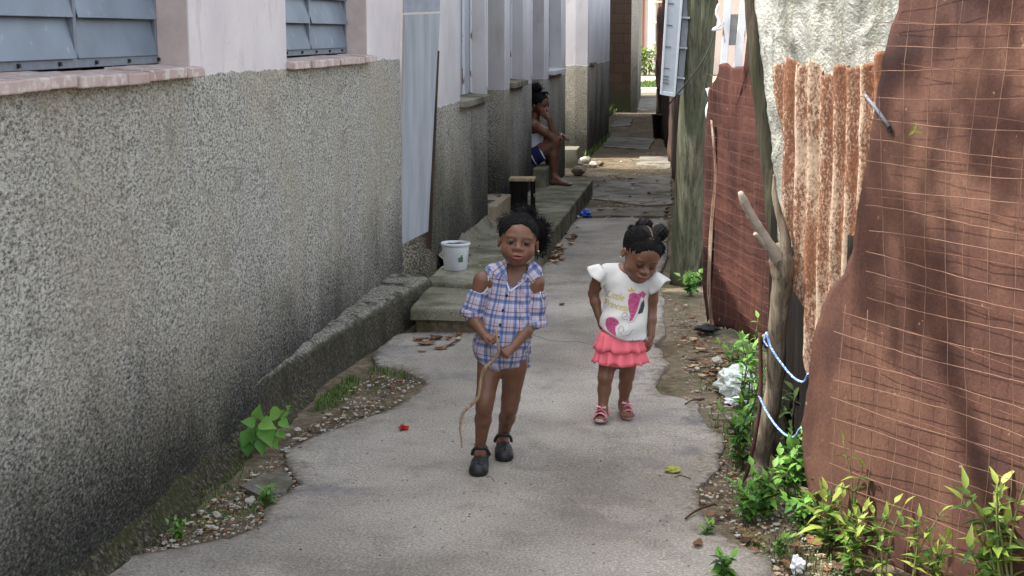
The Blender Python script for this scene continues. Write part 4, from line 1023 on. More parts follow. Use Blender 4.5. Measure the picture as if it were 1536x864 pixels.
# arms
sL, eL, wL = J(722, 420, Y1+.01), J(707, 474, Y1+.0), J(727, 503, Y1-.10)
sR, eR, wR = J(805, 424, Y1+.01), J(801, 482, Y1+.02), J(769, 522, Y1-.115)
for s_, e_, w_ in ((sL, eL, wL), (sR, eR, wR)):
    S.cone(s_, s_*.45+e_*.55, .030, .0255, .015); S.cone(s_*.45+e_*.55, e_, .0255, .0225, .012)
    m_ = e_*.6+w_*.4; S.cone(e_, m_, .0232, .0222, .010); S.cone(m_, w_, .0222, .0155, .010)
hL = J(741, 508, Y1-.125); hR = J(756, 531, Y1-.145)
hand_shape(S, wL, hL-wL+np.array((0, 0, -.0)), np.array((.15, .35, -.9))*1., (0, -.6, .8), .80, [1.15, 1.1, 1.05, 1.0], thumb=(.62, .2))
hand_shape(S, wR, hR-wR, np.array((-.2, .8, -.55)), (-.1, -.7, .7), .84, [1.25, 1.25, 1.25, 1.2], thumb=(.55, .55))
# legs
hipL, kL, aL = J(735, 545, Y1+.01), J(727, 604, Y1-.045), J(720, 672, Y1+.02)
hipR, kR, aR = J(772, 548, Y1+.02), J(765, 606, Y1+.07), J(753, 661, Y1+.20)
for h_, k_, a_, bk_ in ((hipL, kL, aL, 1), (hipR, kR, aR, 1)):
    S.cone(h_, k_*.85+h_*.15, .048, .034, .02); S.cone(k_*.85+h_*.15, k_*.9+a_*.1, .034, .031, .012)
    S.ell(k_+np.array((0, -.012, .002)), (.022, .020, .026), k=.014)
    cf = k_*.62+a_*.38+np.array((0, .008, 0)); S.cone(k_+np.array((0, .0, -.01)), cf, .0295, .0305, .012); S.cone(cf, a_, .0300, .0185, .012)
for a_, toe in ((aL, G(717, 716, .03)), (aR, G(754, 694, .03))):
    t_ = npv(toe); S.cone(a_, np.array((a_[0], a_[1]+.01, .045)), .019, .024, .01); S.cone(np.array((a_[0], a_[1]+.0, .045)), t_*.35+np.array((a_[0], a_[1], .03))*.65, .024, .022, .012)
K1b = sdf_obj('body', S, M['skin1'], K1, {'tint': tint_fn(hc, Rh, hs)}, 1)
eyeballs(K1, hc, Rh, hs, (.02, .12))
# bright half-open mouth teeth glint
# hair: pulled-back cap, fuzzy top puff and ponytail to the viewer's right
def hair_cap(c, Rm, s, h=.0026, grow=1.05, extra=(), front=.034, nzamp=.0012, bb=.16):
    S = SDF(c-bb*s, c+bb*s, h); Wf = lambda p: c+Rm@(np.array(p)*s)
    S.ell(Wf((0, .016, .032)), np.array((.0675, .084, .069))*s*grow, Rm, .006); S.ell(Wf((0, -.026, .036)), np.array((.056, .049, .046))*s*grow, Rm, .02)
    S.ell(Wf((0, -.092, -.010)), np.array((.064, .074, .080))*s, Rm, .006, 's')
    S.ell(Wf((0, -.03, -.075)), np.array((.09, .075, .062))*s, Rm, .006, 's')
    for e in (-1, 1): S.ell(Wf((.070*e, -.016, -.016)), np.array((.022, .030, .028))*s, Rm, .005, 's')
    for (p, r, k) in extra: S.ell(Wf(p), np.array(r)*s, Rm, k)
    c0_ = c
    S.add(lambda X, Y, Z: nzamp*(np.sin(X*420+3*np.sin(Z*210))*np.sin(Z*390+2*np.sin(Y*230))+np.sin(Y*510+X*170)))
    return S
S = hair_cap(hc, Rh, hs, extra=[((.012, .035, .100), (.040, .036, .026), .014), ((.070, .045, .045), (.030, .034, .044), .014), ((.082, .05, .0), (.018, .024, .030), .012), ((-.045, .05, .055), (.030, .03, .03), .012)])
hr = sdf_obj('hair', S, M['hair'], K1)
bm = BM()
for (p, r, n_, L_) in (((.012, .035, .104), (.040, .036, .028), 420, .028), ((.074, .045, .040), (.030, .034, .046), 520, .034), ((.082, .05, -.01), (.020, .026, .034), 260, .03), ((-.05, .05, .06), (.03, .03, .032), 220, .024)):
    frizz(bm, hc+Rh@(np.array(p)*hs), np.array(r)*hs, n_, L_, seed=n_, Rm=Rh, w=.0010)
obj('curls', bm, M['hair'], hr)
bm = BM(); bmesh.ops.create_uvsphere(bm, u_segments=10, v_segments=8, radius=.006); bm.transform(Matrix.Translation(Vector(hc+Rh@(np.array((.006, -.012, .098))*hs)))); obj('hair_bobble', bm, M['plastic_white'], hr, smooth=True)
def ear_stud(par, c, Rm, s, e):
    bm = BM(); bmesh.ops.create_uvsphere(bm, u_segments=10, v_segments=8, radius=.0035); bm.transform(Matrix.Translation(Vector(c+Rm@(np.array((.073*e, .0, -.024))*s)))); obj('earring', bm, M['plastic_white'], par, smooth=True)
ear_stud(K1, hc, Rh, hs, 1)

def combed(c, Rm, s, targets, n, grow=1.06, w=.0012, seed=1, front=.9):
    """thin strands drawn back over the scalp to the nearest bunch"""
    rnd = random.Random(seed); bm = BM(); rr = np.array((.0675, .084, .069))*grow; o = np.array((0, .016, .032))
    T = [np.array(t)/rr for t in targets]; T = [t/np.linalg.norm(t) for t in T]
    for _ in range(n):
        az = rnd.uniform(-2.5, 2.5); el = {True: .50, False: .0}[abs(az) < .75]-.12*abs(az) if abs(az) < .75 else .42-.42*min(1, (abs(az)-.75)/.7)
        el += rnd.uniform(-.05, .9)*rnd.random(); d0 = np.array((math.sin(az)*math.cos(el), -math.cos(az)*math.cos(el), math.sin(el)))
        t = max(T, key=lambda q: q@d0+rnd.uniform(-.1, .1)); pts = []
        for k in range(8):
            f = k/7*.95; d = d0*(1-f)+t*f; d /= np.linalg.norm(d); h = 1.012+.03*math.sin(f*math.pi)*rnd.uniform(.3, 1)+rnd.uniform(-.004, .004); pts.append(Vector(c+Rm@((o+d*rr*h)*s)))
        tube(bm, pts, [w*.4, w, w, w, w, w, w, w*.7], 3, cap=False)
    return bm
obj('combed_hair', combed(hc, Rh, hs, [(.010, .03, .075), (.055, .045, .03), (-.04, .05, .045)], 700, 1.05, seed=3), M['hair'], hr)
# plaid shirt
def stripes(m, t, per):
    f = m.math('FRACT', m.math('DIVIDE', t, per))
    W_ = C(216, 206, 212); B_ = C(86, 122, 186); N_ = C(28, 30, 62); K_ = C(208, 186, 192); L_ = C(188, 202, 228)
    return m.ramp(f, [(0, W_), (.16, B_), (.30, N_), (.345, B_), (.42, L_), (.50, K_), (.62, C(60, 56, 92)), (.68, K_), (.82, L_), (.88, C(140, 160, 206)), (.92, W_)], 'CONSTANT')
def plaid():
    m = Mat('blue_white_plaid_cloth', .9, .1); u = m.sep(m.attr('cloth', 1))
    a = stripes(m, u[0], .052); b = stripes(m, u[1], .056); c = m.mix(.5, a, b); c = m.mix(.7, c, m.mix(1., a, b, 'MULTIPLY'))
    c = m.mix(.12, c, m.ramp(m.noise(500, 2), [(.3, 0.), (.7, 1.)]))
    m.col(c); m.bump(m.noise(22, 4, m.vec((1, 1, .5))), .6, .012); return m.m
M['plaid'] = plaid()
S = SDF((-.80, 5.05, .36), (-.36, 5.55, .80), .0026)
F1 = ((0, 1, 0), .78)
S.cone(J(744, 420, Y1+.02), J(794, 420, Y1+.02), .046, .046, .02, flat=F1)
S.cone(J(770, 432, Y1+.02), J(763, 480, Y1+.01), .090, .095, .02, flat=((0, 1, 0), .74)); S.cone(J(763, 480, Y1+.01), J(752, 519, Y1+.01), .095, .106, .02, flat=((0, 1, 0), .78))
S.cone(neck, J(741, 410, Y1+.02), .040, .038, .015); S.cone(neck, J(800, 410, Y1+.02), .040, .036, .015)
# back tail and trim the hem: rises at the sides
S.cone(J(784, 530, Y1+.07), J(788, 548, Y1+.07), .036, .022, .02, flat=((0, 1, 0), .5))
S.cone(J(745, 528, Y1-.03), J(745, 540, Y1-.04), .050, .022, .02, flat=((0, 1, 0), .7))
hp = J(750, 560, Y1)[2]
def cut_below(X, Y, Z): return np.zeros(np.broadcast(X, Y, Z).shape)
# neckline and cold-shoulder openings
S.cone(neck+np.array((0, -.030, .030)), J(766, 434, Y1-.052), .040, .007, .003, 's')
S.cone(neck+np.array((0, .0, .03)), neck+np.array((0, -.01, .08)), .034, .05, .004, 's')
S.ell(J(720, 417, Y1+.0), (.030, .05, .036), None, .004, 's'); S.ell(J(819, 428, Y1+.0), (.022, .05, .046), None, .004, 's')
# sleeves below the opening
cL0, cL1 = sL*.55+eL*.45+np.array((-.002, 0, -.004)), sL*.12+eL*.88; cR0, cR1 = sR*.62+eR*.38+np.array((.002, 0, 0)), sR*.04+eR*.96
S.cone(cL0, cL1, .036, .040, .006); S.cone(cR0, cR1, .037, .042, .006)
S.cone(cL0+np.array((.02, .01, .02)), J(736, 436, Y1+.02), .026, .03, .012)
S.cone(cR0+np.array((-.015, .01, .02)), J(797, 440, Y1+.02), .026, .03, .012)
S.add(lambda X, Y, Z: .0028*np.sin((X*38+Z*16+np.sin(Z*30)*.8)*1.6)*np.clip((.60-Z)/.12, 0, 1)+.0022*np.sin(Z*120+X*60+np.sin(X*40)*2)*np.clip((np.abs(X+.58)-.085)/.02, 0, 1))
def cloth_uv(P):
    cx = np.interp(P[:, 2], [.4, .76], [chest[0]-.03, chest[0]]); cy = Y1+.02
    u = np.arctan2(P[:, 0]-cx, -(P[:, 1]-cy))*.098+.5; v = P[:, 2]+.06*(P[:, 0]-cx)
    for (s_, e_, sign) in ((sL, eL, -1), (sR, eR, 1)):
        ax = (e_-s_)/np.linalg.norm(e_-s_); rel = P-s_; t = rel@ax; r = np.linalg.norm(rel-t[:, None]*ax, axis=1)
        m = (r < .048) & (t > .02) & ((P[:, 0]-cx)*sign > .078)
        q = rel-t[:, None]*ax; u[m] = (np.arctan2(q[m, 0], -q[m, 1])*.04+.3); v[m] = -t[m]*1.0+.35
    return np.stack([u, v, v*0], 1)
sh1 = sdf_obj('shirt', S, M['plaid'], K1, {'cloth': cloth_uv}, 1)
def bvh_of(o):
    me = o.data; return BVHTree.FromPolygons([v.co.copy() for v in me.vertices], [p.vertices[:] for p in me.polygons])
def cast(bv, p, off=.0015, d=Vector((0, 1, 0))):
    r = bv.ray_cast(Vector(p)-d*.3, d); return (r[0]-d*off) if r[0] else Vector(p)
bv1 = bvh_of(sh1)
M['whitetrim'] = simple('white_trim_cloth', C(208, 210, 220), .9, .06)
bm = BM()
for pts in ([(757, 396), (752, 402), (757, 412), (763, 424), (766, 433)], [(799, 400), (797, 408), (788, 418), (776, 427), (767, 434)]):
    tube(bm, spline([cast(bv1, Yp(x, y, Y1), .001) for x, y in pts], 4), .003, 6)
obj('neck_trim', bm, M['whitetrim'], sh1)
# collar flaps
for pts in ([(760, 388), (744, 394), (735, 401), (749, 416), (755, 408), (762, 424)], [(798, 391), (806, 396), (813, 406), (800, 423), (792, 413), (777, 430), (789, 411)]):
    bm = BM(); v = [bm.verts.new(cast(bv1, Yp(x, y, Y1), .010)) for i, (x, y) in enumerate(pts)]
    bm.faces.new(v); bmesh.ops.triangulate(bm, faces=bm.faces); bmesh.ops.subdivide_edges(bm, edges=bm.edges, cuts=3, use_grid_fill=True)
    for q_ in bm.verts:
        h = cast(bv1, q_.co, .008); q_.co.y = min(q_.co.y, h.y)
    me_a = None
    o = obj('collar_flap', bm, M['plaid'], sh1, solid=.0025)
    a = o.data.attributes.new('cloth', 'FLOAT_VECTOR', 'POINT'); co = np.array([v_.co[:] for v_ in o.data.vertices])
    a.data.foreach_set('vector', np.stack([co[:, 0]*.8+co[:, 2]*.6, co[:, 2]*.8-co[:, 0]*.6, co[:, 0]*0], 1).astype(np.float32).ravel())
for (x, y) in ((762, 440), (757, 461), (753, 482), (750, 500)):
    bm = BM(); p = cast(bv1, Yp(x, y, Y1), .001); bmesh.ops.create_uvsphere(bm, u_segments=12, v_segments=8, radius=.0058)
    for v in bm.verts: v.co.y *= .35
    bm.transform(Matrix.Translation(p)); obj('button', bm, M['black'], sh1, smooth=True)
# rolled cuffs
for c0_, c1_, dr in ((cL0, cL1, .040), (cR0, cR1, .042)):
    ax = Vector((c1_-c0_)).normalized(); u_ = ax.orthogonal().normalized(); v_ = ax.cross(u_); bm = BM(); rows = []
    for k in range(28):
        t = 2*math.pi*k/28; rd = u_*math.cos(t)+v_*math.sin(t); w_ = 1+.05*math.sin(3*t+1)
        rows.append([bm.verts.new(Vector(c1_)+rd*(dr*w_+o1)+ax*o2) for o1, o2 in ((.0015, -.006), (.005, -.002), (.005, .016), (.001, .019), (-.006, .016))])
    for k in range(28):
        for j in range(4): f = bm.faces.new((rows[k][j], rows[k][j+1], rows[(k+1) % 28][j+1], rows[(k+1) % 28][j])); f.smooth = True
    o = obj('cuff', bm, M['plaid'], sh1); a = o.data.attributes.new('cloth', 'FLOAT_VECTOR', 'POINT'); co = np.array([q_.co[:] for q_ in o.data.vertices])
    th = np.arctan2(co[:, 0]-c1_[0], -(co[:, 1]-c1_[1])); a.data.foreach_set('vector', np.stack([th*.04+.32, co[:, 2]+.013, th*0], 1).astype(np.float32).ravel())
# white edge of the cold-shoulder holes
for pts in ([(729, 401), (733, 414), (732, 430), (724, 439), (713, 436)], [(813, 412), (811, 425), (811, 440), (815, 452)]):
    bm = BM(); tube(bm, spline([cast(bv1, Yp(x, y, Y1), .000) for x, y in pts], 4), .0022, 5); obj('shoulder_trim', bm, M['whitetrim'], sh1)
# clogs
M['clog'] = simple('black_clog_foam', C(26, 28, 31), .5, .3, 40, .3, .002, .4)
def clog(par, heel, toe, wd=.032):
    heel, toe = npv(heel), npv(toe); d = toe-heel; d[2] = 0; L = np.linalg.norm(d); d /= L; sd = np.array((d[1], -d[0], 0)); z = lambda a, h_, b=0: heel*np.array((1, 1, 0))+d*a*L+sd*b+np.array((0, 0, h_))
    mid = (heel+toe)/2; S = SDF(np.array((mid[0]-.13, mid[1]-.15, -.01)), np.array((mid[0]+.13, mid[1]+.15, .13)), .0022)
    fl = ((0, 0, 1), .62)
    S.cone(z(.16, .022), z(.80, .022), wd*.80, wd*1.06, .01, flat=fl)
    S.cone(z(.55, .032), z(.82, .028), wd*1.0, wd*1.0, .012, flat=((0, 0, 1), .85))
    S.cone(z(.12, .030), z(.14, .052), wd*.76, wd*.72, .01)
    S.cone(z(.16, .070), z(.40, .078), wd*.56, wd*.62, .006, 's'); S.cone(z(.22, .05), z(.42, .052), wd*.56, wd*.60, .006, 's')
    for i in range(3):
        for j in (-1, 0, 1): S.ell(z(.62+.11*i, .060-.006*i, j*.014), (.0035, .0045, .009), k=.003, op='s')
    S.add(lambda X, Y, Z: np.where(Z < .004, (.004-Z), 0))
    o = sdf_obj('clog', S, M['clog'], par)
    bm = BM(); P_ = [z(.32, .050, -wd*.98), z(.14, .078, -wd*.85), z(.0, .088, 0), z(.14, .078, wd*.85), z(.32, .050, wd*.98)]
    P_ = [z(.36, .048, -wd*1.02), z(.45, .075, -wd*.75), z(.50, .084, 0), z(.45, .075, wd*.75), z(.36, .048, wd*1.02)]
    tube(bm, spline(P_, 5), .0062, 6); obj('strap', bm, M['clog'], o)
clog(K1, np.array((aL[0]+.005, aL[1]+.045, 0)), G(716, 722))
clog(K1, np.array((aR[0]-.003, aR[1]+.045, 0)), G(757, 699))
bm = BM()
SP = [(744, 494, 5.145), (746, 510, 5.12), (748, 528, 5.115), (740, 541, 5.11), (727, 553, 5.10), (721, 572, 5.10), (717, 596, 5.10), (706, 608, 5.09), (696, 618, 5.08), (692, 630, 5.07), (690, 645, 5.06), (692, 658, 5.05), (693, 672, 5.05)]
pts = spline([Yp(*q_) for q_ in SP], 4); n = len(pts)
tube(bm, pts, [interp(i/(n-1), [0, .3, .7, 1], [.0040, .0072, .0060, .0022])+.0012*nz((i*.5, 1, 1)) for i in range(n)], 7)
tag(obj('stick', bm, M['stick']), 'thin crooked dry twig held in both hands of the child in plaid', 'stick')

# ------------------------------------------------------------------ child in the white top
K2 = thing('person', 'toddler looking down in white ruffle sleeve top, coral frilled skirt and pink sandals', 'person', G(920, 634))
Y2 = 5.98
hs2 = 1.10; Rh2 = rotm(20, 27, 13); hc2 = J(960.5, 382, Y2-.01)
S = SDF((-.38, 5.65, -.005), (.12, 6.28, .93), .0028)
head_shape(S, hc2, Rh2, hs2, eyes=False)
nk2 = J(945, 404, Y2+.03); S.cone(hc2+Rh2@np.array((0, .02, -.045)), nk2, .030, .031, .018)
S.cone(J(917, 418, Y2+.02), J(970, 424, Y2+.02), .042, .042, .03, flat=((0, 1, 0), .85)); S.cone(J(943, 430, Y2+.02), J(933, 500, Y2), .078, .080, .03, flat=((0, 1, 0), .78)); S.cone(J(933, 500, Y2), J(931, 525, Y2+.01), .080, .080, .02, flat=((0, 1, 0), .8))
S.cone(nk2, J(908, 408, Y2+.02), .026, .030, .02); S.cone(nk2, J(979, 418, Y2+.02), .026, .030, .02)
a2L, b2L, c2L = J(900, 412, Y2+.01), J(890, 440, Y2+.05), J(898, 474, Y2+.03)
a2R, b2R, c2R = J(979, 426, Y2+.01), J(977, 464, Y2+.02), J(977, 503, Y2-.02)
for s_, e_, w_ in ((a2L, b2L, c2L), (a2R, b2R, c2R)):
    S.cone(s_, s_*.4+e_*.6, .029, .0245, .015); S.cone(s_*.4+e_*.6, e_, .0245, .0215, .012); m_ = e_*.6+w_*.4; S.cone(e_, m_, .0220, .0212, .010); S.cone(m_, w_, .0212, .0152, .010)
hand_shape(S, c2L, np.array((.05, .1, -1)), np.array((.9, .1, 0)), (.1, -1, 0), .78, [.35, .4, .45, .5], thumb=(.7, .2))
hand_shape(S, c2R, np.array((-.02, -.12, -1)), np.array((-.95, .1, 0)), (-.2, -1, 0), .84, [.30, .35, .45, .5], thumb=(.72, .3))
k2L, f2L = J(908, 566, Y2-.035), J(904, 612, Y2-.05); k2R, f2R = J(940, 564, Y2+.04), J(935, 604, Y2+.08)
for h_, k_, a_ in ((J(914, 532, Y2+.01), k2L, f2L), (J(944, 532, Y2+.02), k2R, f2R)):
    S.cone(h_, k_, .040, .0315, .02); S.ell(k_+np.array((0, -.010, .002)), (.019, .018, .022), k=.014)
    cf = k_*.6+a_*.4+np.array((0, .006, 0)); S.cone(k_, cf, .0280, .0270, .012); S.cone(cf, a_, .0270, .0185, .012)
def foot(S, a_, toe, tw=.016):
    t_ = npv(toe); hl = np.array((a_[0], a_[1]+.018, t_[2]-.002)); S.cone(a_, hl, .019, .019, .01); md = hl*.45+t_*.55
    S.cone(hl+np.array((0, 0, .006)), md+np.array((0, 0, .006)), .020, .020, .012, flat=((0, 0, 1), .8)); d = t_-hl; d[2] = 0; L = np.linalg.norm(d); d /= L; sd = np.array((d[1], -d[0], 0))
    S.cone(hl+np.array((0, 0, .004)), hl+d*L*.78, .019, .022, .01, flat=((0, 0, 1), .55)); S.cone(a_, md, .017, .013, .014)
    for i in range(5):
        b = (i-2)*.0088; fwd = 1-.035*abs(i-1.2); S.cone(hl+d*L*.78+sd*b, hl+d*L*fwd+sd*b*1.05, .0062, .0056 if i else .0072, .002)
foot(S, f2L, G(901, 628, .036)); foot(S, f2R, G(941, 624, .034))
K2b = sdf_obj('body', S, M['skin1'], K2, {'tint': tint_fn(hc2, Rh2, hs2)}, 1)
for e in (-1, 1):   # lash lines of the lowered lids
    bm = BM(); pts = [Vector(hc2+Rh2@(np.array((.026*e+x*.012, -.0795+.004*x*x, -.0045-.002*(1-x*x)))*hs2)) for x in (-1, -.5, 0, .5, 1)]
    tube(bm, pts, [.0006, .0013, .0014, .0013, .0006], 5); obj('eyelashes', bm, M['lash'], K2)
S = hair_cap(hc2, Rh2, hs2, .0028, 1.035)
def gro(S, c, Rm, s, pts, r=.0024, off=1.0):
    pass
hr2 = sdf_obj('hair', S, M['hair'], K2)
bm = BM()
scalp = simple('scalp_parting_skin', C(104, 78, 64), .8)
def cap_pt(u, v, sc=1.055):   # u right, v back
    p = np.array((u, v, 0)); z = .032+.069*math.sqrt(max(0, 1-(u/.0675)**2-((v-.016)/.084)**2)); return Vector(hc2+Rh2@((np.array((u, v, z))-np.array((0, .016, .032)))*sc+np.array((0, .016, .032)))*1.0*hs2) if False else Vector(hc2+Rh2@(((np.array((u, v, z))-np.array((0, .016, .032)))*sc+np.array((0, .016, .032)))*hs2))
tube(bm, [cap_pt(u, -.028-.25*u*u*4, 1.03) for u in np.linspace(-.050, .046, 12)], .0024, 5)
tube(bm, [cap_pt(.004, v, 1.03) for v in np.linspace(-.028, .06, 9)], .0018, 5)
obj('parting', bm, scalp, hr2)
obj('combed_hair', combed(hc2, Rh2, hs2, [(-.03, .01, .06), (.0, .03, .07), (.045, .03, .04), (.04, -.02, .055), (.05, -.03, .01), (-.05, .04, .03)], 600, 1.035, seed=5), M['hair'], hr2)
puffs = [((962, 339), .012, .020, .023), ((948, 343), .02, .012, .012), ((970, 337), .03, .020, .022), ((990, 349), .01, .028, .030), ((992, 373), -.03, .014, .020), ((972, 362), -.045, .019, .015), ((984, 337+18), .0, .018, .018)]
for i, ((px, py), dy, rx, rz) in enumerate(puffs):
    rx *= 1.2; rz *= 1.2; c_ = J(px, py, Y2+dy+.01); Sx = SDF(c_-.05, c_+.05, .0028); Sx.ell(c_, (rx, rx, rz)); Sx.add(lambda X, Y, Z: .0022*np.sin(X*340)*np.sin(Z*300+Y*90)+.001*np.sin(Y*500))
    o = sdf_obj('hair_puff', Sx, M['hair'], hr2); bm = BM(); frizz(bm, c_, (rx, rx, rz), 160, .013, seed=i+50, w=.0009); obj('curls', bm, M['hair'], o)
ear_stud(K2, hc2, Rh2, hs2, -1)

# top
def inpoly(x, y, poly):
    r = np.zeros(len(x), bool); n = len(poly); j = n-1
    for i in range(n):
        xi, yi = poly[i]; xj, yj = poly[j]
        with np.errstate(divide='ignore', invalid='ignore'): r ^= ((yi > y) != (yj > y)) & (x < (xj-xi)*(y-yi)/((yj-yi) if yj != yi else 1e-9)+xi)
        j = i
    return r
def topix(P):
    q = (P-npv(CO))@np.array(CM); return 768+F*q[:, 0]/-q[:, 2], 432-F*q[:, 1]/-q[:, 2]
PINK = [[(944, 441), (951, 439), (957, 442), (964, 438), (969, 443), (966, 450), (962, 446), (959, 455), (956, 465), (952, 474), (949, 480), (943, 481), (946, 474), (943, 465), (942, 452)],
        [(908, 488), (909, 479), (914, 475), (921, 475), (927, 479), (929, 484), (924, 488), (923, 494), (925, 502), (918, 499), (911, 494)]]
GREYP = [[(958, 466), (962, 456), (966, 450), (967, 460), (964, 470), (957, 472)], [(946, 513), (949, 507), (951, 512)]]
GOLDP = [[(943, 438), (941, 434), (945, 436), (947, 431), (950, 436), (954, 434), (952, 439)]]
# print is mapped in the shirt's own front plane (x,z), measured once from where it sits on the chest
def front_uv(poly): return [(lambda p: (p.x, p.z))(Yp(x, y, Y2-.06)) for x, y in poly]
def white_cloth():
    m = Mat('white_cotton_print', .9, .1); t = m.sep(m.attr('print', 0)); c = m.ramp(m.noise(9, 4), [(.3, C(196, 193, 190)), (.7, C(212, 210, 206))])
    c = m.mix(t[0], c, m.ramp(m.noise(120, 4), [(.35, C(158, 62, 104)), (.65, C(190, 96, 134))])); c = m.mix(t[1], c, C(70, 66, 74)); c = m.mix(t[2], c, C(196, 168, 92))
    m.col(c); m.bump(m.noise(20, 4, m.vec((1, 1, .5))), .6, .010); return m.m
M['whitetop'] = white_cloth()
S = SDF((-.34, 5.75, .36), (.06, 6.2, .76), .0026)
S.cone(J(917, 418, Y2+.02), J(969, 424, Y2+.02), .046, .046, .03, flat=((0, 1, 0), .86))
S.cone(J(943, 430, Y2+.02), J(935, 490, Y2-.005), .088, .094, .03, flat=((0, 1, 0), .80)); S.cone(J(935, 490, Y2-.005), J(935, 501, Y2-.01), .094, .097, .02, flat=((0, 1, 0), .86))
S.cone(nk2+np.array((0, 0, -.004)), J(911, 407, Y2+.02), .031, .034, .02); S.cone(nk2+np.array((0, 0, -.004)), J(976, 418, Y2+.02), .031, .034, .02)
S.cone(J(950, 502, Y2-.03), J(952, 508, Y2-.035), .045, .030, .02, flat=((0, 1, 0), .8))
S.ell(J(946, 398, Y2-.005), (.052, .075, .038), rotm(0, 0, 12), .004, 's')
# slanting hem
hz0, hz1 = J(894, 489, Y2-.06)[2], J(952, 516, Y2-.06)[2]; hx0, hx1 = J(894, 489, Y2-.06)[0], J(952, 516, Y2-.06)[0]; hx2, hz2 = J(969, 510, Y2-.06)[0], J(969, 510, Y2-.06)[2]
def hemcut(X, Y, Z):
    hz = np.interp(X, [hx0, hx1, hx2], [hz0, hz1, hz2]); return np.maximum(0, (hz-Z))*1.5
S.add(hemcut)
S.add(lambda X, Y, Z: .0030*np.sin((X*30-Z*22+np.sin(Z*26+X*14)*1.1)*1.8)*np.clip((.60-Z)/.15, 0, 1))
def printattr(P):
    t = np.zeros((len(P), 4)); t[:, 3] = 1; fr = P[:, 1] < Y2+.0
    for ch, L in ((0, PINK), (1, GREYP), (2, GOLDP)):
        for pg in L: t[inpoly(P[:, 0], P[:, 2], front_uv(pg)) & fr, ch] = 1
    return t
tp = sdf_obj('top', S, M['whitetop'], K2, {'print': printattr}, 1); bv2 = bvh_of(tp)
M['gold'] = simple('gold_print_ink', C(186, 168, 112), .6, .1); M['greyink'] = simple('grey_print_ink', C(140, 132, 138), .7, .1)
for txt, px, py, rot in (('Little', 907, 447, -8), ('Princess', 904, 460, -9)):
    cu = bpy.data.curves.new('t', 'FONT'); cu.body = txt; cu.size = .040; cu.shear = .35; cu.space_character = .95; cu.offset = .0004
    to = link(bpy.data.objects.new('t', cu)); dg = bpy.context.evaluated_depsgraph_get(); me = bpy.data.meshes.new_from_object(to.evaluated_get(dg)); bpy.data.objects.remove(to)
    bm = BM(); bm.from_mesh(me); bmesh.ops.triangulate(bm, faces=bm.faces); bmesh.ops.subdivide_edges(bm, edges=[e for e in bm.edges if e.calc_length() > .006], cuts=1)
    o0 = Yp(px, py, Y2-.06); ca, sa = math.cos(R(rot)), math.sin(R(rot))
    sxx = .82 if txt == 'Princess' else 1.0
    for v in bm.verts:
        x, y = v.co.x*sxx, v.co.y; v.co = cast(bv2, (o0.x+x*ca-y*sa, Y2, o0.z+x*sa+y*ca), .0014)
    obj('lettering', bm, M['gold'], tp)
# curled outlines of the printed figure
bm = BM()
def prt(pts, r=.0013): tube(bm, [cast(bv2, Yp(x, y, Y2-.06), .0006) for x, y in pts], r, 4)
prt([(945+7*math.cos(t)*(1-t/11)-7, 472+7*math.sin(t)*(1-t/11)) for t in np.linspace(0, 8.5, 26)])
prt([(940, 478), (943, 483), (950, 481), (956, 472), (960, 462), (962, 452)])
prt([(925+6*math.cos(t)*(1-t/12)+8, 492+7*math.sin(t)*(1-t/12)) for t in np.linspace(1.5, 8, 20)]); prt([(927, 490), (934, 502), (944, 500), (950, 492)])
obj('print_outline', bm, M['greyink'], tp)
bm = BM(); prt([(903, 495), (908, 498), (920, 505), (932, 511), (946, 515), (958, 513), (967, 509)], .0022); obj('hem_trim', bm, M['whitetrim'], tp)
M['whiteplain'] = simple('white_ruffle_cotton', C(206, 203, 198), .9, .06, 14)
def ruffle(par, c, ax, r0, r1, ln, m, waves=7, amp=.006, t0=0, t1=2*math.pi, n=80, name='ruffle', sq=1.0, tilt=None, rows_=5):
    """flared, waved strip of cloth round the axis ax"""
    ax = Vector(ax).normalized(); u_ = Vector((1, 0, 0)); u_ = (u_-ax*u_.dot(ax)).normalized(); v_ = ax.cross(u_); bm = BM(); g = []
    for j in range(rows_+1):
        f = j/rows_; row = []
        for k in range(n+1):
            t = t0+(t1-t0)*k/n; wv = math.sin(waves*t+1.3*math.sin(2*t))*amp*f; rd = r0+(r1-r0)*f**.8+wv
            l = ln*f+.006*f*math.sin(waves*t*.5+2); row.append(bm.verts.new(Vector(c)+u_*math.cos(t)*rd+v_*math.sin(t)*rd*sq+ax*l))
        g.append(row)
    for a, b in zip(g, g[1:]):
        for k in range(n): f = bm.faces.new((a[k], a[k+1], b[k+1], b[k])); f.smooth = True
    return obj(name, bm, m, par, solid=.0016)
ruffle(tp, J(906, 404, Y2+.01), (-.75, -.1, -.65), .030, .050, .052, M['whiteplain'], 6, .005, name='sleeve_ruffle')
ruffle(tp, J(976, 414, Y2+.01), (.62, -.1, -.78), .032, .052, .060, M['whiteplain'], 6, .005, name='sleeve_ruffle')
# skirt
M['coral'] = simple('coral_jersey', C(234, 114, 128), .9, .12, 24, .4, .004)
S = SDF((-.36, 5.78, .24), (.04, 6.2, .54), .003)
S.cone(J(932, 500, Y2), J(930, 528, Y2), .083, .088, .02, flat=((0, 1, 0), .82)); sk = sdf_obj('skirt', S, M['coral'], K2)
cs = J(932, 505, Y2); ruffle(sk, cs+np.array((0, 0, .026)), (0, 0, -1), .086, .112, .076, M['coral'], 15, .0075, n=220, name='frill', sq=.86)
cs2 = J(931, 524, Y2); ruffle(sk, cs2+np.array((0, 0, .012)), (0, 0, -1), .092, .115, .062, M['coral'], 17, .0075, n=220, name='frill', sq=.86)
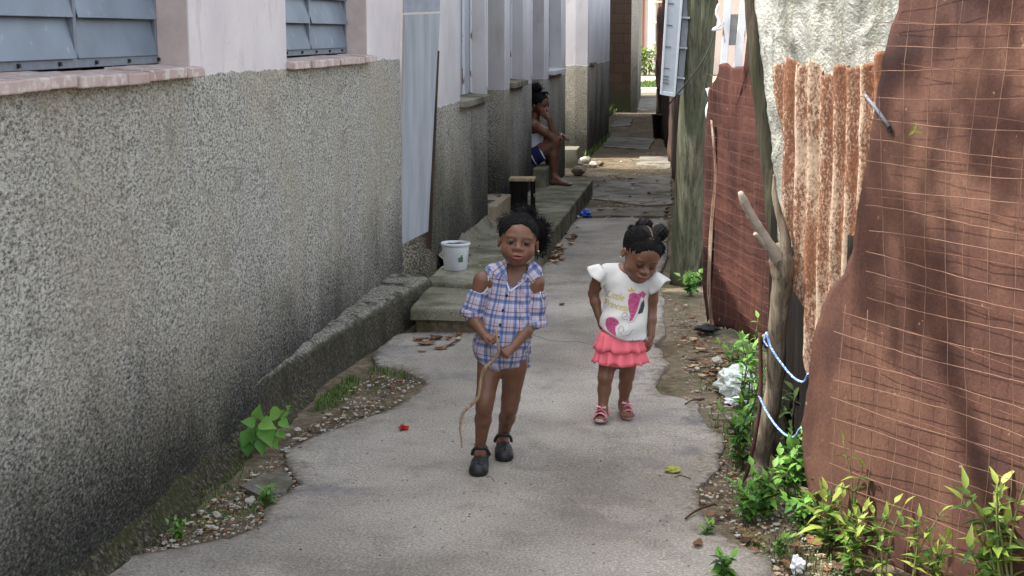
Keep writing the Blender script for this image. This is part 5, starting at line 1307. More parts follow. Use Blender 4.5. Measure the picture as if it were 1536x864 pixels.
# sandals
M['sole'] = simple('pale_pink_sole', C(188, 150, 150), .8, .12); M['pinkstrap'] = simple('pink_sandal_strap', C(204, 128, 142), .7, .16, 60)
def sandal(par, heel, toe, lift=0, w=.029):
    heel, toe = npv(heel), npv(toe); d = toe-heel; L = np.linalg.norm(d); d /= L; sd = np.cross(d, (0, 0, 1)); sd /= np.linalg.norm(sd); up = np.cross(sd, d)
    bm = BM(); lo = []; hi = []; n = 26
    for k in range(n):
        t = 2*math.pi*k/n; a = .5-.5*math.cos(t)*1.0; b = math.sin(t)*(w*(.86+.22*a)); a = max(0, min(1, a)); p = heel+d*L*a+sd*b
        lo.append(bm.verts.new(p)); hi.append(bm.verts.new(p+up*.013))
    bm.faces.new(lo[::-1]); bm.faces.new(hi)
    for k in range(n): bm.faces.new((lo[k], lo[(k+1) % n], hi[(k+1) % n], hi[k]))
    bmesh.ops.recalc_face_normals(bm, faces=bm.faces); so = obj('sandal', bm, M['sole'], par, bevel=.003)
    for (a, h_, ww, th) in ((.80, .036, 1.0, .011), (.60, .050, .98, .012), (.30, .078, .84, .009)):
        bm = BM(); rows = []
        for k in range(15):
            t = math.pi*k/14; c_ = heel+d*L*a+sd*math.cos(t)*w*ww+up*(.008+math.sin(t)*h_*.82); rows.append([bm.verts.new(c_+d*e*th) for e in (-1, 1)])
        for a_, b_ in zip(rows, rows[1:]): bm.faces.new((a_[0], a_[1], b_[1], b_[0]))
        obj('strap', bm, M['pinkstrap'], so, smooth=True, solid=.003)
    bm = BM(); c_ = heel+d*L*.68+up*.056
    for e in (-1, 1):
        pts = [c_, c_+sd*e*.018+d*.010+up*.004, c_+sd*e*.022-d*.002, c_+sd*e*.018-d*.012+up*.004]; bm.faces.new([bm.verts.new(Vector(p)) for p in pts])
    obj('bow', bm, simple('pale_pink_bow', C(226, 170, 176), .7), so, solid=.004)
    bm = BM(); tube(bm, spline([Vector(heel+d*L*.3+sd*w*.84+up*.02), Vector(heel+d*L*.02+sd*w*.6+up*.045), Vector(heel-d*.004+up*.05), Vector(heel+d*L*.02-sd*w*.6+up*.045), Vector(heel+d*L*.3-sd*w*.84+up*.02)], 4), .006, 6); obj('heel_strap', bm, M['pinkstrap'], so)
sandal(K2, np.array((f2L[0], f2L[1]+.05, .012)), G(899, 634, .022)); sandal(K2, np.array((f2R[0], f2R[1]+.045, .012)), G(943, 630, .012))

# ------------------------------------------------------------------ girl seated in the doorway
Y3 = 14.08
K3 = thing('person', 'barefoot girl with hair in a bun sitting on a doorstep, chin resting on her hand', 'person', G(806, 262, LZ))
hc3 = J(809, 157, Y3-.02); hs3 = 1.16; Rh3 = rotm(58, 8, -6)
S = SDF((-1.36, 13.70, LZ-.01), (-.60, 14.65, 1.20), .0048)
head_shape(S, hc3, Rh3, hs3)
nk3 = J(801, 177, Y3+.01); S.cone(hc3+Rh3@np.array((0, .02, -.05)), nk3, .042, .045, .02)
p3 = J(793, 243, Y3+.02); c3 = J(799, 196, Y3+.02); p3[2] = max(p3[2], .345+.095)
S.cone(p3, c3, .105, .10, .04, flat=((.3, 1, 0), 1.0)); S.cone(c3, nk3, .09, .045, .04)
n_sh, f_sh = J(800, 187, Y3-.12), J(803, 184, Y3+.17)
S.cone(c3, n_sh, .06, .050, .03); S.cone(c3, f_sh, .06, .05, .03)
ne, nw = J(833, 209, Y3-.08), J(823, 177, Y3-.10); S.cone(n_sh, (n_sh+ne)/2, .046, .040, .02); S.cone((n_sh+ne)/2, ne, .040, .036, .02); S.cone(ne, nw, .036, .024, .012)
hd = J(813, 167, Y3-.10)-nw; hand_shape(S, nw, hd, np.array((-.1, .9, .2)), (0, -.1, 1), 1.55, [.45, .5, .55, .6], thumb=(.5, .2), k=.003)
fe, fw = J(824, 209, Y3+.10), J(841, 203, Y3-.0); S.cone(f_sh, fe, .044, .036, .02); S.cone(fe, fw, .036, .025, .012); hand_shape(S, fw, np.array((.5, -.5, -.1)), np.array((-.3, -.3, -.9)), (0, 0, 1), 1.5, .35, k=.003)
for (kx, ky, ax_, ay, tx, ty, dy) in ((833, 214, 832, 264, 853, 279, -.06), (824, 217, 828, 262, 846, 276, .10)):
    kk = J(kx, ky, Y3+dy); aa = J(ax_, ay, Y3+dy); hh = p3+np.array((.02, dy*.8, -.02)); S.cone(hh, kk, .082, .056, .03)
    cf = kk*.62+aa*.38+np.array((-.015, 0, 0)); S.cone(kk, cf, .052, .050, .02); S.cone(cf, aa, .050, .030, .02)
    tt = J(tx, ty, Y3+dy-.08); tt[2] = LZ+.018; hl = np.array((aa[0]-.015, aa[1], LZ+.03)); S.cone(aa, hl, .032, .030, .015); S.cone(hl, tt, .030, .024, .02, flat=((0, 0, 1), .7)); S.cone(aa, hl*.4+tt*.6, .028, .020, .02)
    d = tt-hl; d[2] = 0; d /= np.linalg.norm(d); sd = np.array((d[1], -d[0], 0))
    for i in range(5): S.cone(tt+sd*(i-2)*.013, tt+sd*(i-2)*.0135+d*(.030-.004*abs(i-1)), .010, .008, .003)
S.add(lambda X, Y, Z: np.maximum(0, LZ+.001-Z)*2)
sdf_obj('body', S, M['skin3'], K3, {'tint': tint_fn(hc3, Rh3, hs3)}, 1); eyeballs(K3, hc3, Rh3, hs3)
S = hair_cap(hc3, Rh3, hs3, .0045, 1.05, extra=[((.0, .055, .080), (.045, .045, .035), .02)], bb=.2)
h3 = sdf_obj('hair', S, M['hair'], K3)
c_ = J(803, 133, Y3); Sx = SDF(c_-.11, c_+.11, .0045); Sx.ell(c_, (.062, .06, .052)); Sx.add(lambda X, Y, Z: .005*np.sin(X*110)*np.sin(Z*120+Y*60)); bn = sdf_obj('bun', Sx, M['hair'], h3)
bm = BM(); frizz(bm, c_, (.062, .06, .052), 200, .05, 4, .002); 
for k in range(26):
    b_ = J(812, 141, Y3-.04); e_ = b_+np.array((random.uniform(.03, .08), random.uniform(-.03, .03), random.uniform(-.025, .02))); tube(bm, spline([Vector(b_-np.array((.05, 0, .0))), Vector((b_+e_)/2+np.array((0, 0, .012))), Vector(e_)], 3), .003, 4)
obj('curls', bm, M['hair'], bn)
S = SDF((-1.34, 13.8, .35), (-.95, 14.5, .95), .005); S.cone(p3+np.array((.0, 0, .02)), c3+np.array((.0, 0, -.02)), .112, .108, .03); sdf_obj('tank_top', S, simple('white_tank_top', C(196, 196, 204), .9), K3)
def shorts_mat():
    m = Mat('navy_striped_shorts', .8, .2); P = m.sep(m.nd('ShaderNodeNewGeometry').outputs['Position']); f = m.math('FRACT', m.math('MULTIPLY', m.math('ADD', P[0], m.math('MULTIPLY', P[2], .5)), 9.)); m.col(m.ramp(f, [(0, C(34, 36, 82)), (.72, C(200, 200, 210)), (.84, C(34, 36, 82))], 'CONSTANT')); return m.m
S = SDF((-1.34, 13.8, .3), (-.9, 14.5, .75), .005); S.cone(p3, p3+np.array((0, 0, .05)), .118, .115, .03)
for dy in (-.06, .10): S.cone(p3+np.array((.02, dy*.8, -.02)), p3+np.array((.10, dy, .02)), .094, .086, .03)
sdf_obj('shorts', S, shorts_mat(), K3)
# ================================================================== PLANTS
def leaf(bm, p, d, up, L, W_, curl=.3, mi=0, tone=.5, shape='oval', lay=None):
    """one creased, curved leaf blade"""
    d = d.normalized(); s_ = d.cross(up)
    s_ = s_.normalized() if s_.length > 1e-4 else d.orthogonal().normalized(); n = s_.cross(d); rows = []; K = 5
    prof = {'oval': [.10, .75, 1, .72, .32, .0], 'heart': [.55, 1.0, .92, .62, .28, .0], 'lance': [.12, .8, .9, .6, .3, 0]}[shape]
    for i in range(K+1):
        t = i/K; c = p+d*L*t-n*curl*L*t*t; w_ = prof[i]*W_/2
        if w_ < 1e-5: rows.append([bm.verts.new(c)])
        else: rows.append([bm.verts.new(c-s_*w_+n*w_*.35), bm.verts.new(c), bm.verts.new(c+s_*w_+n*w_*.35)])
    if lay is not None:
        for r in rows:
            for v in r: v[lay] = tone
    for a, b in zip(rows, rows[1:]):
        if len(b) == 1: fs = [(a[0], a[1], b[0]), (a[1], a[2], b[0])]
        else: fs = [(a[0], a[1], b[1], b[0]), (a[1], a[2], b[2], b[1])]
        for q_ in fs: f = bm.faces.new(q_); f.material_index = mi; f.smooth = True
def plant(label, base, h, nst, L, W_, mat, cat='weed', spread=.6, shape='oval', pairs=6, seed=0, lean=(0, 0), group=None, pair=True, name='weed', curl=.35, up=1.):
    rnd = random.Random(seed); base = Vector(base); root = thing(name, label, cat, base, group); bl = BM(); bs = BM(); lay = bl.verts.layers.float.new('tone')
    for s_ in range(nst):
        az = rnd.uniform(0, 6.28); hh = h*rnd.uniform(.55, 1.05); sp = spread*rnd.uniform(.2, 1.)
        st_ = base+Vector((rnd.uniform(-1, 1), rnd.uniform(-1, 1), 0))*.12*spread*h
        hh *= 1.; tip = st_+Vector((math.cos(az)*sp*hh*.6+lean[0]*hh, math.sin(az)*sp*hh*.6+lean[1]*hh, hh*up)); mid = st_.lerp(tip, .5)+Vector((-math.cos(az), -math.sin(az), 0))*hh*.07+Vector((0, 0, hh*.05))
        pts = spline([st_-Vector((0, 0, .01)), mid, tip], 5); n = len(pts); tube(bs, pts, [.0028*(1-.6*i/n)*max(.6, h/.3) for i in range(n)], 5)
        tw = rnd.uniform(0, 6)
        for k in range(pairs):
            f = .18+.82*(k+.5)/pairs; i = min(n-2, int(f*(n-1))); p = pts[i]; ax = (pts[i+1]-pts[i]).normalized(); a = tw+k*1.9
            sz = (1-.45*abs(f-.55)*1.6)*rnd.uniform(.7, 1.15)
            for e in ((0, math.pi) if pair else (0,)):
                o = ax.orthogonal().normalized(); o2 = ax.cross(o); dv = o*math.cos(a+e)+o2*math.sin(a+e)+ax*rnd.uniform(.1, .7); dv.z += rnd.uniform(-.2, .25)
                leaf(bl, p, dv, Vector((rnd.uniform(-.3, .3), rnd.uniform(-.3, .3), 1)), L*sz, W_*sz, curl*rnd.uniform(.3, 1.4), 0, rnd.uniform(.0, 1), shape, lay)
        leaf(bl, pts[-1], (pts[-1]-pts[-2]).normalized()+Vector((rnd.uniform(-.5, .5), rnd.uniform(-.5, .5), 0)), Vector((0, -.3, 1)), L*.8, W_*.7, .2, 0, .9, shape, lay)
    obj('foliage', bl, mat, root); obj('stem', bs, M['stem'], root); return root

# heart-leaved sapling at the foot of the left wall
hp_ = G(388, 680); root = thing('weed', 'bright green heart leaved plant growing against the mildewed foot of the left wall', 'weed', hp_)
bl = BM(); bs = BM(); lay = bl.verts.layers.float.new('tone'); YH = hp_.y
for (x, y, ang, L_, sc, tn_) in ((388, 622, 80, .062, 1, .6), (412, 622, 12, .070, 1, .7), (398, 636, -8, .066, 1, .8), (376, 634, 160, .05, 1, .3), (380, 650, -80, .068, 1, .4), (400, 650, -62, .076, 1, .55), (370, 655, -110, .06, 1, .3), (372, 668, -95, .07, 1, .25), (425, 622, 30, .04, .8, .7), (432, 612, 50, .025, .8, .9), (425, 634, -30, .045, .9, .5), (410, 662, -50, .05, 1, .5), (392, 668, -80, .055, 1, .45), (362, 664, -120, .05, 1, .3), (420, 650, -30, .04, 1, .6)):
    p = Yp(x, y, YH-.02+random.uniform(-.05, .03)); a = R(ang); d = Vector((math.cos(a), -.55, math.sin(a))); leaf(bl, p-d.normalized()*L_*.35, d, Vector((.0, -1, .7)), L_*1.15, L_*.92, .15, 0, tn_, 'heart', lay)
    tube(bs, spline([hp_, hp_.lerp(p, .5)+Vector((0, .01, .02)), p-d.normalized()*L_*.35], 4), .002, 5)
obj('foliage', bl, M['leaf_h'], root); obj('stem', bs, M['stem'], root)

# weeds round the dead trunk and along the right edge
W_LIST = [
 ('dense green weed clump left of the dead trunk foot', G(1108, 700), .28, 10, .060, .030, 'leaf', .75, 'lance', 6),
 ('tall green weed rising in front of the white bag', G(1118, 650), .42, 9, .062, .028, 'leaf', .6, 'lance', 7),
 ('broad leaved green weed at the base of the trunk', G(1150, 775), .16, 12, .055, .032, 'leaf', 1.1, 'oval', 4),
 ('low green weed spreading over dirt before the trunk', G(1125, 780), .13, 12, .045, .024, 'leaf', 1.2, 'oval', 4),
 ('green weed filling the gap between trunk and rust sheet', G(1184, 760), .27, 8, .066, .038, 'leaf', .55, 'oval', 5),
 ('shaded weed behind the dead trunk', G(1190, 700), .36, 10, .066, .036, 'leaf_d', .6, 'oval', 5),
 ('leafy weed below the flat rust sheet corner', G(1205, 795), .16, 9, .046, .030, 'leaf', 1., 'oval', 4),
 ('thin weed in front of the maroon sheet above the bag', G(1128, 590), .34, 6, .060, .030, 'leaf', .55, 'lance', 5),
 ('small green weed at the foot of the maroon sheet', G(1100, 560), .16, 6, .055, .030, 'leaf', .9, 'oval', 4),
 ('round leaved green weed growing at the foot of the wooden pole', G(1036, 442), .13, 12, .060, .048, 'leaf_h', 1.1, 'oval', 3),
 ('tiny weed sprouting in the cracked path edge by a dry leaf', G(1060, 806), .05, 5, .03, .016, 'leaf', 1.2, 'lance', 3),
 ('small weed in the bottom dirt right of the path', G(1170, 838), .07, 6, .036, .018, 'leaf', 1.1, 'lance', 3),
 ('small weed poking up at the very bottom edge of the view', G(1085, 872), .09, 5, .05, .030, 'leaf', .7, 'oval', 3),
 ('moss tufted little weed in left rubble strip', G(400, 758), .06, 9, .030, .018, 'leaf', 1.3, 'oval', 3),
 ('tiny sprout in the left dirt near the bottom', G(270, 806), .05, 7, .026, .014, 'leaf', 1.2, 'oval', 3)]
for i, (lab, b, h_, ns, L_, w_, m_, sp_, shp, pr) in enumerate(W_LIST): plant(lab, b, h_, ns, L_, w_, M[m_], spread=sp_, shape=shp, pairs=pr, seed=i+3)
def GA(px, py, b=.09):
    h = PA.hit(px, py); return PA.w(h[0], b, 0)
Y_LIST = [('sunlit tall sprig with large leaves before the wire mesh', 1305, 770, .42, 2, .085, .034, 3, 0), ('sunlit yellow green sprig in the middle before the mesh', 1360, 800, .32, 3, .055, .026, 5, 0),
 ('young sprig with long bare stem before the mesh', 1400, 820, .34, 2, .055, .024, 4, 0), ('bright low plant clump at the left foot of the mesh', 1275, 850, .22, 6, .060, .026, 4, 0),
 ('broad bladed green weed at the left mesh corner', 1290, 800, .22, 4, .10, .040, 2, 0), ('bright sprig leaning right before the mesh', 1440, 830, .36, 3, .052, .022, 5, .1),
 ('leafy bright plant at the far right foot of the mesh', 1530, 780, .46, 6, .080, .034, 5, -.15), ('low yellow leaved plant at the bottom right corner', 1460, 900, .26, 6, .06, .028, 4, 0), ('bright low clump at the bottom below the mesh', 1350, 900, .22, 6, .055, .026, 4, 0),
 ('tall drooping sprig at the right edge of the view', 1560, 760, .62, 5, .07, .030, 6, -.25), ('small sprout before the lower middle of the mesh', 1320, 850, .2, 5, .05, .022, 4, 0)]
for i, (lab, px, py, h_, ns, L_, w_, pr, ln) in enumerate(Y_LIST):
    b = GA(px, 700, .07+.05*(i % 3)); plant(lab, b, h_*.86, ns, L_, w_, M['leaf_y'], spread=.45, shape='lance', pairs=pr, seed=i+40, lean=(ln, 0), group=None)
# tiny leaf caught in the mesh
bm = BM(); lay = bm.verts.layers.float.new('tone'); h = PA.hit(1399, 194); p = PA.w(h[0], .07, h[1])
for dv in (Vector((.2, 0, 1)), Vector((-.6, 0, -.6)), Vector((.8, 0, -.3))): leaf(bm, p, dv, Vector((0, -1, .2)), .022, .009, .1, 0, .8, 'oval', lay)
tag(obj('leaf_sprig', bm, M['leaf_y']), 'tiny green sprig caught in the wires high on the rust sheet', 'leaf')

# grass tufts (uncountable blades)
def grass(lab, poly, n, hmin, hmax, m, kind='stuff', name='grass', w_=.0022):
    bm = BM(); lay = bm.verts.layers.float.new('tone'); xs_ = [p[0] for p in poly]; ys_ = [p[1] for p in poly]; c = 0; P = [(x, y) for x, y in poly]
    while c < n:
        x, y = random.uniform(min(xs_), max(xs_)), random.uniform(min(ys_), max(ys_))
        if not inpoly(np.array([x]), np.array([y]), P)[0]: continue
        c += 1; b = G(x, y); h_ = random.uniform(hmin, hmax); a = random.uniform(0, 6.28); d = Vector((math.cos(a), math.sin(a), 0)); t = random.random(); s_ = d.cross(Vector((0, 0, 1)))*w_
        v = [bm.verts.new(b-s_-Vector((0, 0, .01))), bm.verts.new(b+s_-Vector((0, 0, .01))), bm.verts.new(b+d*h_*.25+Vector((0, 0, h_*.6))+s_*.7), bm.verts.new(b+d*h_*.25+Vector((0, 0, h_*.6))-s_*.7), bm.verts.new(b+d*h_*.6+Vector((0, 0, h_)))]
        for q_ in v: q_[lay] = t
        bm.faces.new(v[:4]); bm.faces.new((v[3], v[2], v[4]))
    tag(obj(name, bm, m), lab, 'grass', kind=kind)
grass('short grass at the foot of the plinth along the left wall', [(470, 614), (505, 608), (545, 578), (532, 560), (505, 576), (476, 598)], 700, .004, .022, M['grass'])
grass('mossy growth in crack beside the broken path slab', [(560, 566), (600, 566), (640, 562), (600, 552), (566, 540), (545, 560)], 260, .006, .022, M['grass'])
grass('sparse green growth in the right dirt strip', [(1040, 560), (1110, 560), (1210, 790), (1110, 780)], 380, .01, .035, M['grass'])
grass('tiny green growth at the bottom right dirt', [(1100, 800), (1240, 800), (1300, 880), (1160, 860)], 260, .01, .03, M['grass'])
grass('sparse mossy growth at the foot of the left wall', [(190, 826), (350, 700), (385, 700), (400, 760), (260, 812)], 500, .003, .012, M['grass'])
grass('green mossy growth round the jutting corner foot', [(876, 240), (884, 236), (916, 206), (908, 200)], 400, .02, .12, M['grass'], w_=.006)
grass('mossy grass at the foot of the block wall', [(908, 178), (960, 150), (950, 148), (912, 166)], 400, .03, .22, M['grass'], w_=.01)

# ================================================================== LITTER
def crumple(name, c, r, m, lab, cat, sub=3, amp=.5, sq=.6, seed=0):
    bm = BM(); bmesh.ops.create_icosphere(bm, subdivisions=sub, radius=1); o = Vector((seed*3.1, seed, 0))
    for v in bm.verts:
        k = 1+amp*(noise.noise(v.co*1.7+o)+.6*noise.noise(v.co*4+o)); v.co = Vector((v.co.x*r*k, v.co.y*r*k, (v.co.z*sq*k)*r))
    mz = min(v.co.z for v in bm.verts)*.8; bm.transform(Matrix.Translation(Vector(c)-Vector((0, 0, mz)))); return tag(obj(name, bm, m), lab, cat)
def dry_leaf(c, L, m, lab, seed, lift=.004, name='dry_leaf', group='dry leaves fallen in the alley', cat='leaf'):
    rnd = random.Random(seed); bm = BM(); a = rnd.uniform(0, 6.28); K = 5; rows = []; d = Vector((math.cos(a), math.sin(a), 0)); s_ = Vector((-d.y, d.x, 0)); cu = rnd.uniform(.2, .7); W_ = L*rnd.uniform(.45, .7)
    for i in range(K+1):
        t = i/K-.5; wd = W_*.5*math.cos(t*3.0)*(1+.2*rnd.uniform(-1, 1))+.001; z = cu*L*t*t*1.6+lift
        rows.append([bm.verts.new(Vector(c)+d*L*t+s_*wd*e+Vector((0, 0, z+abs(e)*wd*cu*rnd.uniform(.5, 1.3)))) for e in (-1, 0, 1)])
    for x, y in zip(rows, rows[1:]):
        for e in (0, 1): bm.faces.new((x[e], x[e+1], y[e+1], y[e]))
    return tag(obj(name, bm, m, solid=.0008), lab, cat, group)
def stone(c, r, m, lab, seed, group=None): o = crumple('stone', c, r, m, lab, 'stone', 2, .35, .6, seed); (group and tag(o, group=group)); return o
crumple('flower', G(605, 646, .008), .016, M['redpetal'], 'small red crumpled flower lying on the path left of the plaid child', 'flower', 3, 1.1, .7, 3)
crumple('candy_wrapper', G(878, 326, .008), .05, M['bluefoil'], 'crumpled shiny blue wrapper on the path near the landing', 'wrapper', 3, .9, .6, 5)
crumple('plastic_scrap', G(868, 326, .008), .02, M['paper'], 'scrap of pale plastic beside the blue wrapper', 'scrap', 2, .9, .4, 6)
bag = crumple('plastic_bag', G(1104, 592), .085, M['bag'], 'crumpled white plastic bag in the weeds beside the maroon sheet', 'bag', 4, .42, .8, 8)
crumple('paper', G(1105, 606), .045, M['paper'], 'torn white paper scraps on the dirt below the plastic bag', 'paper', 3, 1.0, .25, 9)
crumple('paper', G(1195, 858), .020, M['paper'], 'small crumpled white paper at the bottom right dirt', 'paper', 3, .7, 1.1, 11)
crumple('yellow_leaf', G(1008, 708, .008), .026, M['yleaf'], 'curled yellow green leaf lying on the path edge', 'leaf', 3, .8, .35, 12)
crumple('dark_shoe_rag', G(1060, 498), .06, M['black'], 'black scrap of rubber at the foot of the maroon sheet', 'scrap', 3, .6, .35, 13)
for i, (px, py, L_, m_, lab) in enumerate([(843, 458, .055, 'dry2', 'single dark curled dry leaf in the middle of the path'), (640, 518, .11, 'dry', 'large curled brown leaf on the slab below the step'), (655, 510, .09, 'dry2', 'dark brown leaf behind the large curled one below the step'),
     (628, 512, .08, 'dry', 'reddish dry leaf on the slab nearest the plinth'), (662, 525, .08, 'dry', 'dry leaf with stalk right of the pile below the step'), (484, 622, .03, 'dry2', 'small dark red leaf in the dirt beside the grass tuft'),
     (1066, 776, .05, 'dry', 'dry brown leaf on the path edge left of the dead trunk'), (1046, 820, .06, 'dry', 'thin curled brown leaf low on the path'), (1030, 600, .03, 'dry3', 'pale leaf scrap at the right path edge'),
     (1240, 800, .10, 'dry', 'large curled dry leaf against the flat rust sheet, topmost'), (1228, 820, .10, 'dry', 'large curled dry leaf under the flat rust sheet corner'), (1262, 806, .10, 'dry', 'curled dry leaf right of the others at the rust sheet'), (1192, 822, .05, 'dry', 'small folded brown leaf near the bottom right weeds')]):
    dry_leaf(G(px, py, .008), L_, M[m_], lab, i+90, group=None)
def scatter_leaves(poly, n, lo, hi, lab, grp, z=.008, seed=0):
    rnd = random.Random(seed); xs_ = [p[0] for p in poly]; ys_ = [p[1] for p in poly]; c = 0
    while c < n:
        x, y = rnd.uniform(min(xs_), max(xs_)), rnd.uniform(min(ys_), max(ys_))
        if not inpoly(np.array([x]), np.array([y]), poly)[0]: continue
        c += 1; dry_leaf(G(x, y, z), rnd.uniform(lo, hi), M[rnd.choice(['dry', 'dry', 'dry2', 'dry3'])], lab, rnd.random()*1e6, group=grp)
scatter_leaves([(822, 396), (840, 394), (850, 380), (870, 350), (866, 336), (852, 344), (830, 376)], 34, .04, .09, 'dry brown leaf in the drift along the landing edge', 'dry leaves drifted along the landing edge', seed=1)
scatter_leaves([(1020, 440), (1056, 500), (1110, 560), (1080, 590), (1040, 560), (1000, 500)], 46, .03, .07, 'dry brown leaf on the dirt below the maroon sheet', 'dry leaves on the dirt below the maroon sheet', .0, 2)
scatter_leaves([(1040, 600), (1090, 600), (1100, 680), (1080, 660)], 14, .02, .05, 'dry leaf crumb on the dirt left of the weeds', 'dry leaf crumbs left of the weeds', .0, 3)
scatter_leaves([(1060, 790), (1110, 790), (1240, 810), (1280, 864), (1160, 864)], 26, .02, .06, 'dry leaf fragment in the bottom right dirt', 'dry leaf fragments in the bottom right dirt', .0, 4)
scatter_leaves([(610, 506), (690, 505), (690, 530), (620, 530)], 10, .03, .07, 'dry leaf in the small pile below the step', 'dry leaves piled below the step', .008, 5)
scatter_leaves([(300, 790), (440, 660), (560, 560), (610, 575), (430, 700), (330, 806)], 34, .012, .035, 'dry leaf crumb in the dirt along the plinth', 'dry leaf crumbs along the plinth', .0, 6)
scatter_leaves([(890, 270), (1000, 240), (1005, 420), (990, 330), (900, 330)], 26, .04, .09, 'dry leaf scattered across the far path', 'dry leaves scattered across the far path', .008, 7)
for i, (px, py, r_, m_, lab) in enumerate([(376, 755, .020, 'stone', 'largest pale stone in the left rubble strip'), (326, 776, .014, 'stone', 'round greenish stone in the left rubble strip'), (321, 752, .010, 'stone', 'white pebble left of the larger stones by the wall'), (345, 755, .009, 'stone2', 'small brownish stone in the left rubble strip'),
     (446, 648, .016, 'stone', 'flat white stone beside the heart leaved plant'), (432, 655, .012, 'stone', 'pale stone just below the flat white one'), (462, 655, .012, 'stone2', 'orange brown stone right of the white stones'), (204, 826, .009, 'stone', 'white pebble at the bottom left by the wall'),
     (1075, 545, .03, 'stone', 'grey stone on the dirt below the maroon sheet'), (1045, 555, .016, 'stone', 'pale stone on the dirt at the right path edge'), (878, 244, .08, 'stone', 'pale rubble stone at the jutting house corner'), (868, 262, .09, 'stone2', 'rubble stone beside the far landing end'),
     (890, 250, .06, 'stone', 'rubble stone in front of the jutting corner'), (900, 248, .05, 'stone2', 'small rubble stone right of the jutting corner'), (866, 250, .08, 'stone', 'rubble stone leaning on the mossy block'), (1083, 538, .02, 'stone2', 'brown stone near the plastic bag')]):
    stone(G(px, py), r_, M[m_], lab, i)
# pebbles and crumbs nobody could count
def crumbs(lab, poly, n, rmin, rmax, mats, z=-.006, seed=0, name='gravel', cat='gravel', flat=.6):
    rnd = random.Random(seed); bm = BM(); xs_ = [p[0] for p in poly]; ys_ = [p[1] for p in poly]; c = 0
    base = BM(); bmesh.ops.create_icosphere(base, subdivisions=1, radius=1); bv = [v.co.copy() for v in base.verts]; bf = [[v.index for v in f.verts] for f in base.faces]; base.free()
    while c < n:
        x, y = rnd.uniform(min(xs_), max(xs_)), rnd.uniform(min(ys_), max(ys_))
        if not inpoly(np.array([x]), np.array([y]), poly)[0]: continue
        c += 1; p = G(x, y, z); r_ = rmin+(rmax-rmin)*rnd.random()**3; s_ = Vector((rnd.uniform(.6, 1.4), rnd.uniform(.6, 1.4), flat*rnd.uniform(.5, 1.2)))*r_; Rz = Matrix.Rotation(rnd.uniform(0, 6), 3, 'Z'); mi = rnd.randrange(len(mats))
        vs_ = [bm.verts.new(p+Rz@Vector((q_.x*s_.x*rnd.uniform(.8, 1.2), q_.y*s_.y, q_.z*s_.z))) for q_ in bv]
        for f in bf: ff = bm.faces.new([vs_[k] for k in f]); ff.material_index = mi
    tag(obj(name, bm, mats), lab, cat, kind='stuff')
stm = [M['stone'], M['stone2'], M['dry'], M['stone']]
crumbs('loose pebbles and crumbs in the dirt strip along the left wall', [(190, 836), (353, 730), (470, 630), (560, 560), (640, 570), (570, 624), (466, 660), (430, 690), (450, 725), (392, 790), (300, 815)], 2200, .0015, .010, stm, .0, 1)
crumbs('loose pebbles and crumbs in the right dirt strip', [(1000, 440), (1056, 490), (1150, 560), (1200, 760), (1290, 900), (1160, 860), (1040, 740), (1085, 650), (1040, 600), (1010, 520)], 3200, .0015, .010, stm+[M['dry2'], M['dry3']], .0, 2)
crumbs('sparse grit on the concrete path', [(450, 750), (640, 580), (800, 480), (870, 350), (990, 350), (970, 500), (1080, 700), (1050, 850), (300, 850)], 420, .0012, .0045, [M['stone'], M['dry2'], M['stone2'], M['dry2']], .010, 3, 'grit')
crumbs('grit and crumbs on the landing', [(640, 430), (700, 430), (850, 290), (870, 275), (820, 290), (730, 350)], 120, .002, .008, [M['stone'], M['dry2']], LZ+.002, 4, 'grit')
crumbs('rubble and crumbs on the far dirt', [(880, 260), (1005, 215), (1006, 330), (870, 330)], 420, .004, .02, stm, .0, 5)
for i, (a, b, r_, lab) in enumerate([((1028, 606), (1056, 598), .005, 'short dark twig at the right path edge below the dirt tongue'), ((1028, 778), (1072, 756), .005, 'thin bent twig lying across the path edge by the weeds'), ((668, 522), (690, 510), .005, 'small twig sticking up from the leaves below the step'), ((1012, 716), (1036, 718), .003, 'thin dark straw beside the yellow green leaf'), ((730, 716), (742, 722), .0015, 'short straw on the path right of the front clog')]):
    bm = BM(); A_, B_ = G(*a, .016), G(*b, .016); tube(bm, spline([A_, A_.lerp(B_, .4)+Vector((0, .01, .006)), B_], 4), r_*.8, 6); tag(obj('twig', bm, M['dry2']), lab, 'twig')
# cord scraps and vine tangles
bm = BM()
a0 = LB-.02; pts = [PB.w(a0, .06, 1.05)]
for j in range(12): pts.append(pts[-1]+PB.d*random.uniform(-.05, .045)+Vector((0, 0, random.uniform(-.10, -.02))))
tube(bm, spline(pts, 4), .0016, 4)
tag(obj('dry_vine', bm, M['trunk']), 'tangled dry vine stems over the maroon sheet beside the trunk', 'vine')
for k in range(1):
    bm = BM()
    for j in range(40):
        c = Yp(1185+random.uniform(-12, 18), random.uniform(430, 640), 5.6); pts = [c]
        for q_ in range(4): pts.append(pts[-1]+Vector((random.uniform(-.03, .03), random.uniform(-.03, .03), random.uniform(-.06, .03))))
        tube(bm, spline(pts, 3), .002, 4)
    tag(obj('dry_vine', bm, M['dry2']), 'dark dry twiggy tangle in the gap behind the trunk', 'vine')

